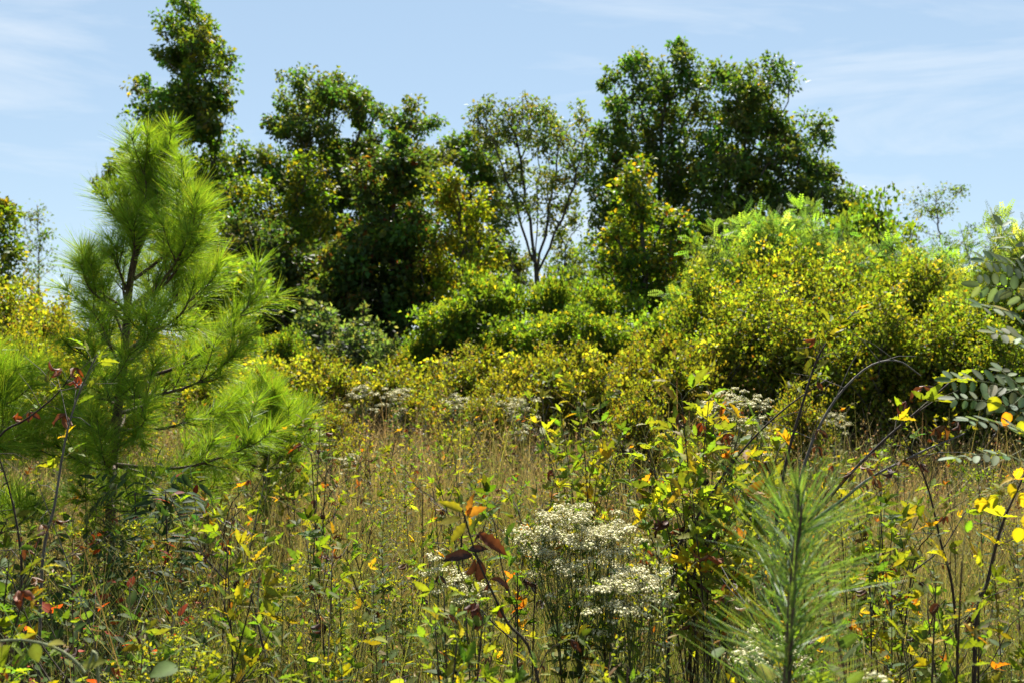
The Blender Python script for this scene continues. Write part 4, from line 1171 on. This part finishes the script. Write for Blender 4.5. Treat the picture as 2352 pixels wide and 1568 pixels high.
long_cane('dark cane leaning down right in the tan grass', 3.2, [(2195, 1420), (2160, 1240), (2125, 1100), (2075, 1005)], 426, .0038, STEM_DARK, [(.6, 1, 3)], .05, BRA, .5)
long_cane('upright dark stem before the bright bramble at far right', 2.6, [(2240, 1480), (2270, 1330), (2300, 1210), (2352, 1090)], 427, .0052, STEM_DARK, [(.5, 1, 5)], .06, [(4, (.4, .3, .02)), (2, (.25, .24, .02))], .2)
long_cane('grey leaning cane with withered leaves before the pine on the left', 3.2, [(95, 1330), (125, 1160), (150, 1010), (180, 905), (222, 815)], 428, .0042, STEM_GREY, [(.45, .75, 5), (.8, 1, 6)], .06, BRA, .4)
long_cane('dark cane entering from the left edge below the small pine', 3.3, [(-60, 1120), (0, 1000), (60, 962), (130, 905), (170, 850)], 429, .004, STEM_DARK, [(.5, .98, 7)], .06, BRA, .4)
long_cane('thin stem rising through the pine shadow at far left', 3.0, [(50, 1400), (45, 1250), (20, 1120), (-20, 1000)], 430, .0036, STEM_DARK, [(.4, .9, 4)], .05, BRG, .3)

def brown_leaf_plant():
    Y = 2.4; P = px_path([(1240, 1590), (1160, 1420), (1100, 1290), (1062, 1170)], Y, 24); b = P[0].copy()
    root = thing('withered_sapling', 'withered sapling with hanging dark brown leaves in the middle foreground', 'sapling', b); p = Plant(441); g = p.g
    p.stem(P, .0052, .002, STEM_DARK, 6)
    for (x, y, dx, dz, s, kind) in [(1062, 1175, -.5, .5, .062, 'y'), (1068, 1180, .7, .3, .06, 'o'), (1058, 1190, -.9, -.2, .066, 'y'), (1070, 1200, -.6, -.7, .06, 'y'), (1075, 1180, .2, 1, .05, 'o'),
                                    (1080, 1225, .3, .8, .05, 'g'), (1100, 1225, .9, -.5, .085, 'r'), (1090, 1245, .35, .9, .05, 'd'), (1085, 1275, -1, .1, .075, 'd'), (1090, 1280, -.2, -1, .075, 'd'),
                                    (1098, 1280, .15, -1, .08, 'd'), (1075, 1262, .9, .25, .05, 'd'), (1125, 1330, .8, .1, .06, 'd'), (1120, 1340, -.3, -1, .075, 'd'), (1140, 1380, .4, -1, .07, 'd'), (1110, 1400, -.4, -.9, .06, 'd')]:
        q = at(x, y, Y); i = np.argmin(np.linalg.norm(P - q, axis=1)); d = unit(np.array([dx, g.normal(0, .3), dz]))
        p.stem([P[i], (P[i] + q) / 2 + g.normal(0, .004, 3), q], .0012, .0009, STEM_DARK, 3)
        rgb = {'y': (.30, .27, .03), 'o': (.34, .15, .03), 'g': (.10, .13, .03), 'r': (.16, .05, .03), 'd': (.045, .024, .018)}[kind]
        nr = np.array([.2, -.8, .5]) + g.normal(0, .25, 3)
        if kind == 'd': p.leaf(T_CURL[g.integers(3)], q, d, nr, s, rgb, M_DEAD)
        else: p.leaf(T_BRAMBLE[g.integers(3)], q, d, nr, s, rgb, M_LEAF)
    p.split(root, b)
brown_leaf_plant()

def feather(p, q, tip, pairs, size, pal, tm=T_OBLONG, mat=None, droop=.03, tilt=None):
    """a compound leaf: rachis with paired leaflets"""
    g = p.g; q = np.asarray(q); tip = np.asarray(tip)
    R = smooth_path([q, (q + tip) / 2 + Z * droop, tip], 10)
    p.stem(R, .0012, .0006, STEM_GREEN, 4)
    nrm = unit(tilt if tilt is not None else Z + g.normal(0, .3, 3))
    for k in range(pairs):
        t = .18 + .8 * k / (pairs - 1); i = min(int(t * 9), 8); c = R[i] + (R[i + 1] - R[i]) * (t * 9 - i); T = unit(R[i + 1] - R[i])
        sd = unit(np.cross(T, nrm))
        for s in (-1, 1):
            d = unit(sd * s + T * .35 + g.normal(0, .12, 3) - Z * .05)
            p.leaf(tm, c + d * .004, d, nrm + g.normal(0, .2, 3), size * (1 - .25 * abs(2 * t - 1)) * g.uniform(.85, 1.12), pick(g, pal, 1)[0], mat or M_PALE)
    p.leaf(tm, tip, unit(tip - R[-2]), nrm, size, pick(g, pal, 1)[0], mat or M_PALE)

def locust():
    Y = 2.25; p = Plant(451); b = root_at(2440, Y)
    root = thing('locust_sapling', 'grey green locust sapling leaning in from the right edge with oval leaflets', 'sapling', b)
    P = smooth_path([b, at(2425, 1500, Y), at(2400, 1150, Y), at(2390, 860, Y), at(2395, 560, Y), at(2400, 430, Y)], 30)
    p.stem(P, .007, .003, STEM_GREY, 7)
    pal = [(5, (.17, .22, .12)), (4, (.21, .26, .15)), (2, (.12, .18, .075)), (.25, (.40, .33, .03))]
    for (y0, x1, y1, pr, dy) in [(640, 2262, 600, 7, -.05), (720, 2250, 655, 7, .05), (690, 2300, 520, 6, .1), (800, 2255, 705, 6, -.12), (830, 2285, 765, 6, .0), (935, 2185, 872, 8, -.02), (960, 2195, 915, 8, .08),
                                 (1030, 2225, 965, 7, -.05), (1070, 2195, 1050, 8, .03), (1000, 2300, 850, 6, .12), (1100, 2330, 980, 6, -.1), (560, 2380, 440, 6, .0), (900, 2440, 780, 7, .1), (1000, 2480, 900, 7, 0), (700, 2500, 600, 7, 0)]:
        i = np.argmin(np.abs(P[:, 2] - at(0, y0, Y)[2])); t = at(x1, y1, Y + dy)
        feather(p, P[i], t, pr, .040, pal, T_OBLONG, M_PALE, .02, np.array([.25, -.55, .85]) + p.g.normal(0, .25, 3))
    yl = [(4, (.48, .36, .02)), (2, (.38, .36, .03)), (.6, (.45, .2, .02))]
    for (x, y) in [(2255, 1160), (2275, 1155), (2318, 1130), (2345, 1150), (2310, 965), (2345, 985), (2290, 930), (2365, 1200), (2340, 1230)]:
        q = at(x, y - 20, Y - .05); i = np.argmin(np.linalg.norm(P - q, axis=1))
        p.stem([P[i], (P[i] + q) / 2 + Z * .03, q], .001, .0007, STEM_GREEN, 3)
        p.leaf(T_BROAD, q, np.array([p.g.normal(0, .2), 0, -1]), np.array([0, -1, .2]) + p.g.normal(0, .3, 3), .036, pick(p.g, yl, 1)[0], M_LEAF)
    p.split(root, b, 'leaflet')
locust()

def sumac(label, px, Y, tips, seed, size, pal):
    p = Plant(seed); b = root_at(px, Y); root = thing('sumac_sapling', label, 'sapling', b)
    top = at(px + 10, 1130, Y); P = smooth_path([b, (b + top) / 2 + np.array([.02, 0, 0]), top], 14); p.stem(P, .006, .003, STEM_DARK, 6)
    for (x, y, dy) in tips:
        i = p.g.integers(6, 14); feather(p, P[i], at(x, y, Y + dy), 6, size * 1.15, pal, T_LANCE, M_LEAF, .06, np.array([0, -.3, 1]) + p.g.normal(0, .25, 3))
    p.split(root, b, 'leaflet')
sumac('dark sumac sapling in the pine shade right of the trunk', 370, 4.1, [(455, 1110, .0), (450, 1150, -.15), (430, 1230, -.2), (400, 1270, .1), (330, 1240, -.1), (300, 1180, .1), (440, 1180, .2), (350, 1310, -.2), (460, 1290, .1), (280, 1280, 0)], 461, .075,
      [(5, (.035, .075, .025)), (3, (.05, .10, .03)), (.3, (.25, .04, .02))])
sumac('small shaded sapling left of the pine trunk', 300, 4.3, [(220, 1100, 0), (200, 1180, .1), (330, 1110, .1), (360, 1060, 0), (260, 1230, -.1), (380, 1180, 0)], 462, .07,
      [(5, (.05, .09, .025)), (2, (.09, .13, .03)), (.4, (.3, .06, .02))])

def vine():
    Y = 1.75; p = Plant(471); g = p.g
    P = smooth_path([at(-60, 1490, Y), at(10, 1470, Y), at(85, 1474, Y), at(150, 1500, Y), at(195, 1545, Y), at(228, 1610, Y), root_at(250, Y)], 34)
    b = P[-1].copy(); root = thing('greenbrier_vine', 'pale green vine arching through the bottom left corner', 'vine', b)
    p.stem(P[::-1], .0032, .0022, (.20, .22, .10), 6)
    for (x, y, dx, dz, s, c) in [(20, 1480, -.3, -.5, .05, (.22, .27, .04)), (75, 1475, .4, -1, .045, (.16, .2, .05)), (110, 1478, 1, .2, .04, (.3, .3, .05)), (190, 1525, .9, .25, .055, (.28, .3, .06)), (10, 1530, .2, .9, .06, (.3, .38, .04)), (60, 1500, -.6, -.8, .04, (.2, .25, .05))]:
        q = at(x, y, Y); i = np.argmin(np.linalg.norm(P - q, axis=1)); p.stem([P[i], q], .0012, .001, STEM_GREEN, 3)
        p.leaf(T_OVATE, q, (dx, -.2, dz), np.array([0, -.6, .8]) + g.normal(0, .2, 3), s * .8, c, M_LEAF)
    p.split(root, b)
vine()

def solo(kind, px, Y, top, p_fn, seed, name, label, cat, split=True, lname='leaf'):
    H = EYE - (top - CY) / FOC * Y
    b = root_at(px, Y); root = thing(name, label, cat, b); p = p_fn(seed, H); (p.split if split else p.joined)(root)
    return root
for k, (px, top) in enumerate([(255, 1480), (285, 1440), (315, 1470), (345, 1425), (372, 1418), (395, 1475)]):
    solo('g', px, 2.2 + .05 * k, top, lambda s, h: k_goldenrod(s, h, False, True, [(4, (.17, .24, .06)), (3, (.24, .30, .07)), (1, (.12, .17, .04))]), 481 + k, 'goldenrod',
         ['leftmost goldenrod of the six at the foot of the pine shade', 'second goldenrod from left at the foot of the pine shade', 'third goldenrod from left at the foot of the pine shade', 'fourth goldenrod from left at the foot of the pine shade',
          'tallest goldenrod at the foot of the pine shade', 'rightmost goldenrod of the six at the foot of the pine shade'][k], 'goldenrod', False)
for k, (px, Y, top, lb) in enumerate([(60, 1.9, 1500, 'light green goldenrod tip beside the vine at bottom left'), (640, 2.5, 1300, 'tall green goldenrod left of the pale glossy leaves'), (1560, 2.6, 1240, 'goldenrod with grey green leaves left of the pine seedling'),
                                      (1300, 2.1, 1500, 'yellow tipped goldenrod at the bottom middle'), (1420, 2.0, 1520, 'short yellow tipped goldenrod at the bottom right of the middle')]):
    solo('g', px, Y, top, lambda s, h: k_goldenrod(s, h, False), 490 + k, 'goldenrod', lb, 'goldenrod', False)
solo('g', 2098, 1.75, 1240, lambda s, h: k_goldenrod(s, h, True, False, [(4, (.10, .16, .05)), (3, (.15, .20, .07))]), 495, 'goldenrod', 'upright broad leaved green stem right of the pine seedling', 'goldenrod', True)

GLOSS = [(4, (.11, .19, .035)), (3, (.2, .27, .05)), (2, (.33, .36, .06)), (.5, (.36, .2, .05))]
for k, (px, Y, top, sz, lb, pal) in enumerate([
        (640, 2.3, 1360, .058, 'glossy pale leaved plant at the bottom left of the middle', GLOSS),
        (560, 2.1, 1460, .052, 'low glossy leaved plant at the bottom beside the goldenrods', GLOSS),
        (760, 2.5, 1420, .046, 'low leafy plant with light green leaves at the bottom', GLOSS),
        (870, 2.5, 1380, .046, 'leafy plant left of the brown leaf sapling low down', GLOSS),
        (700, 1.9, 1500, .046, 'pink tinged leafy plant at the bottom edge', GLOSS[1:] + [(1.2, (.4, .2, .12))]),
        (960, 2.1, 1510, .045, 'yellow leaved plant at the bottom edge left of the sapling', GLOSS[1:]),
        (1960, 1.5, 1460, .05, 'green and yellow leaved plant right of the seedling stem', [(3, (.14, .22, .03)), (3, (.36, .34, .03)), (1, (.45, .2, .02))]),
        (2230, 1.35, 1480, .06, 'plant with large orange and brown leaves at bottom right', [(3, (.40, .17, .03)), (2, (.16, .08, .05)), (3, (.36, .34, .04)), (2, (.15, .2, .03))]),
        (2335, 1.25, 1300, .055, 'plant with bright yellow and orange leaves at the right edge', [(3, (.46, .22, .02)), (3, (.42, .36, .03)), (2, (.2, .25, .03))]),
        (2300, 1.6, 1430, .05, 'yellow green leaved plant in the bottom right corner', [(3, (.30, .34, .03)), (3, (.17, .24, .03)), (1, (.42, .36, .03))]),
        (2060, 1.45, 1500, .045, 'green leaved plant at the bottom right of the white flowers', [(3, (.14, .2, .04)), (2, (.2, .26, .05))]),
        (1560, 1.6, 1500, .05, 'orange leaved sprig at the bottom left of the pine seedling', [(3, (.38, .16, .03)), (2, (.16, .08, .04)), (2, (.36, .3, .03))])]):
    solo('l', px, Y, top, lambda s, h: k_leafy(s, h, pal, sz, T_OVATE if k < 7 else (T_BROAD if k % 2 else T_OVATE), 34 if k < 6 else 22, 4 if k < 6 else 3), 500 + k, 'leafy_plant', lb, 'plant')

# ------------------------------------------------------------------ drop the pattern plants
for L in list(PROTO.values()) + list(SPLIT.values()):
    for r in L:
        for c in list(r.children): bpy.data.objects.remove(c)
        bpy.data.objects.remove(r)
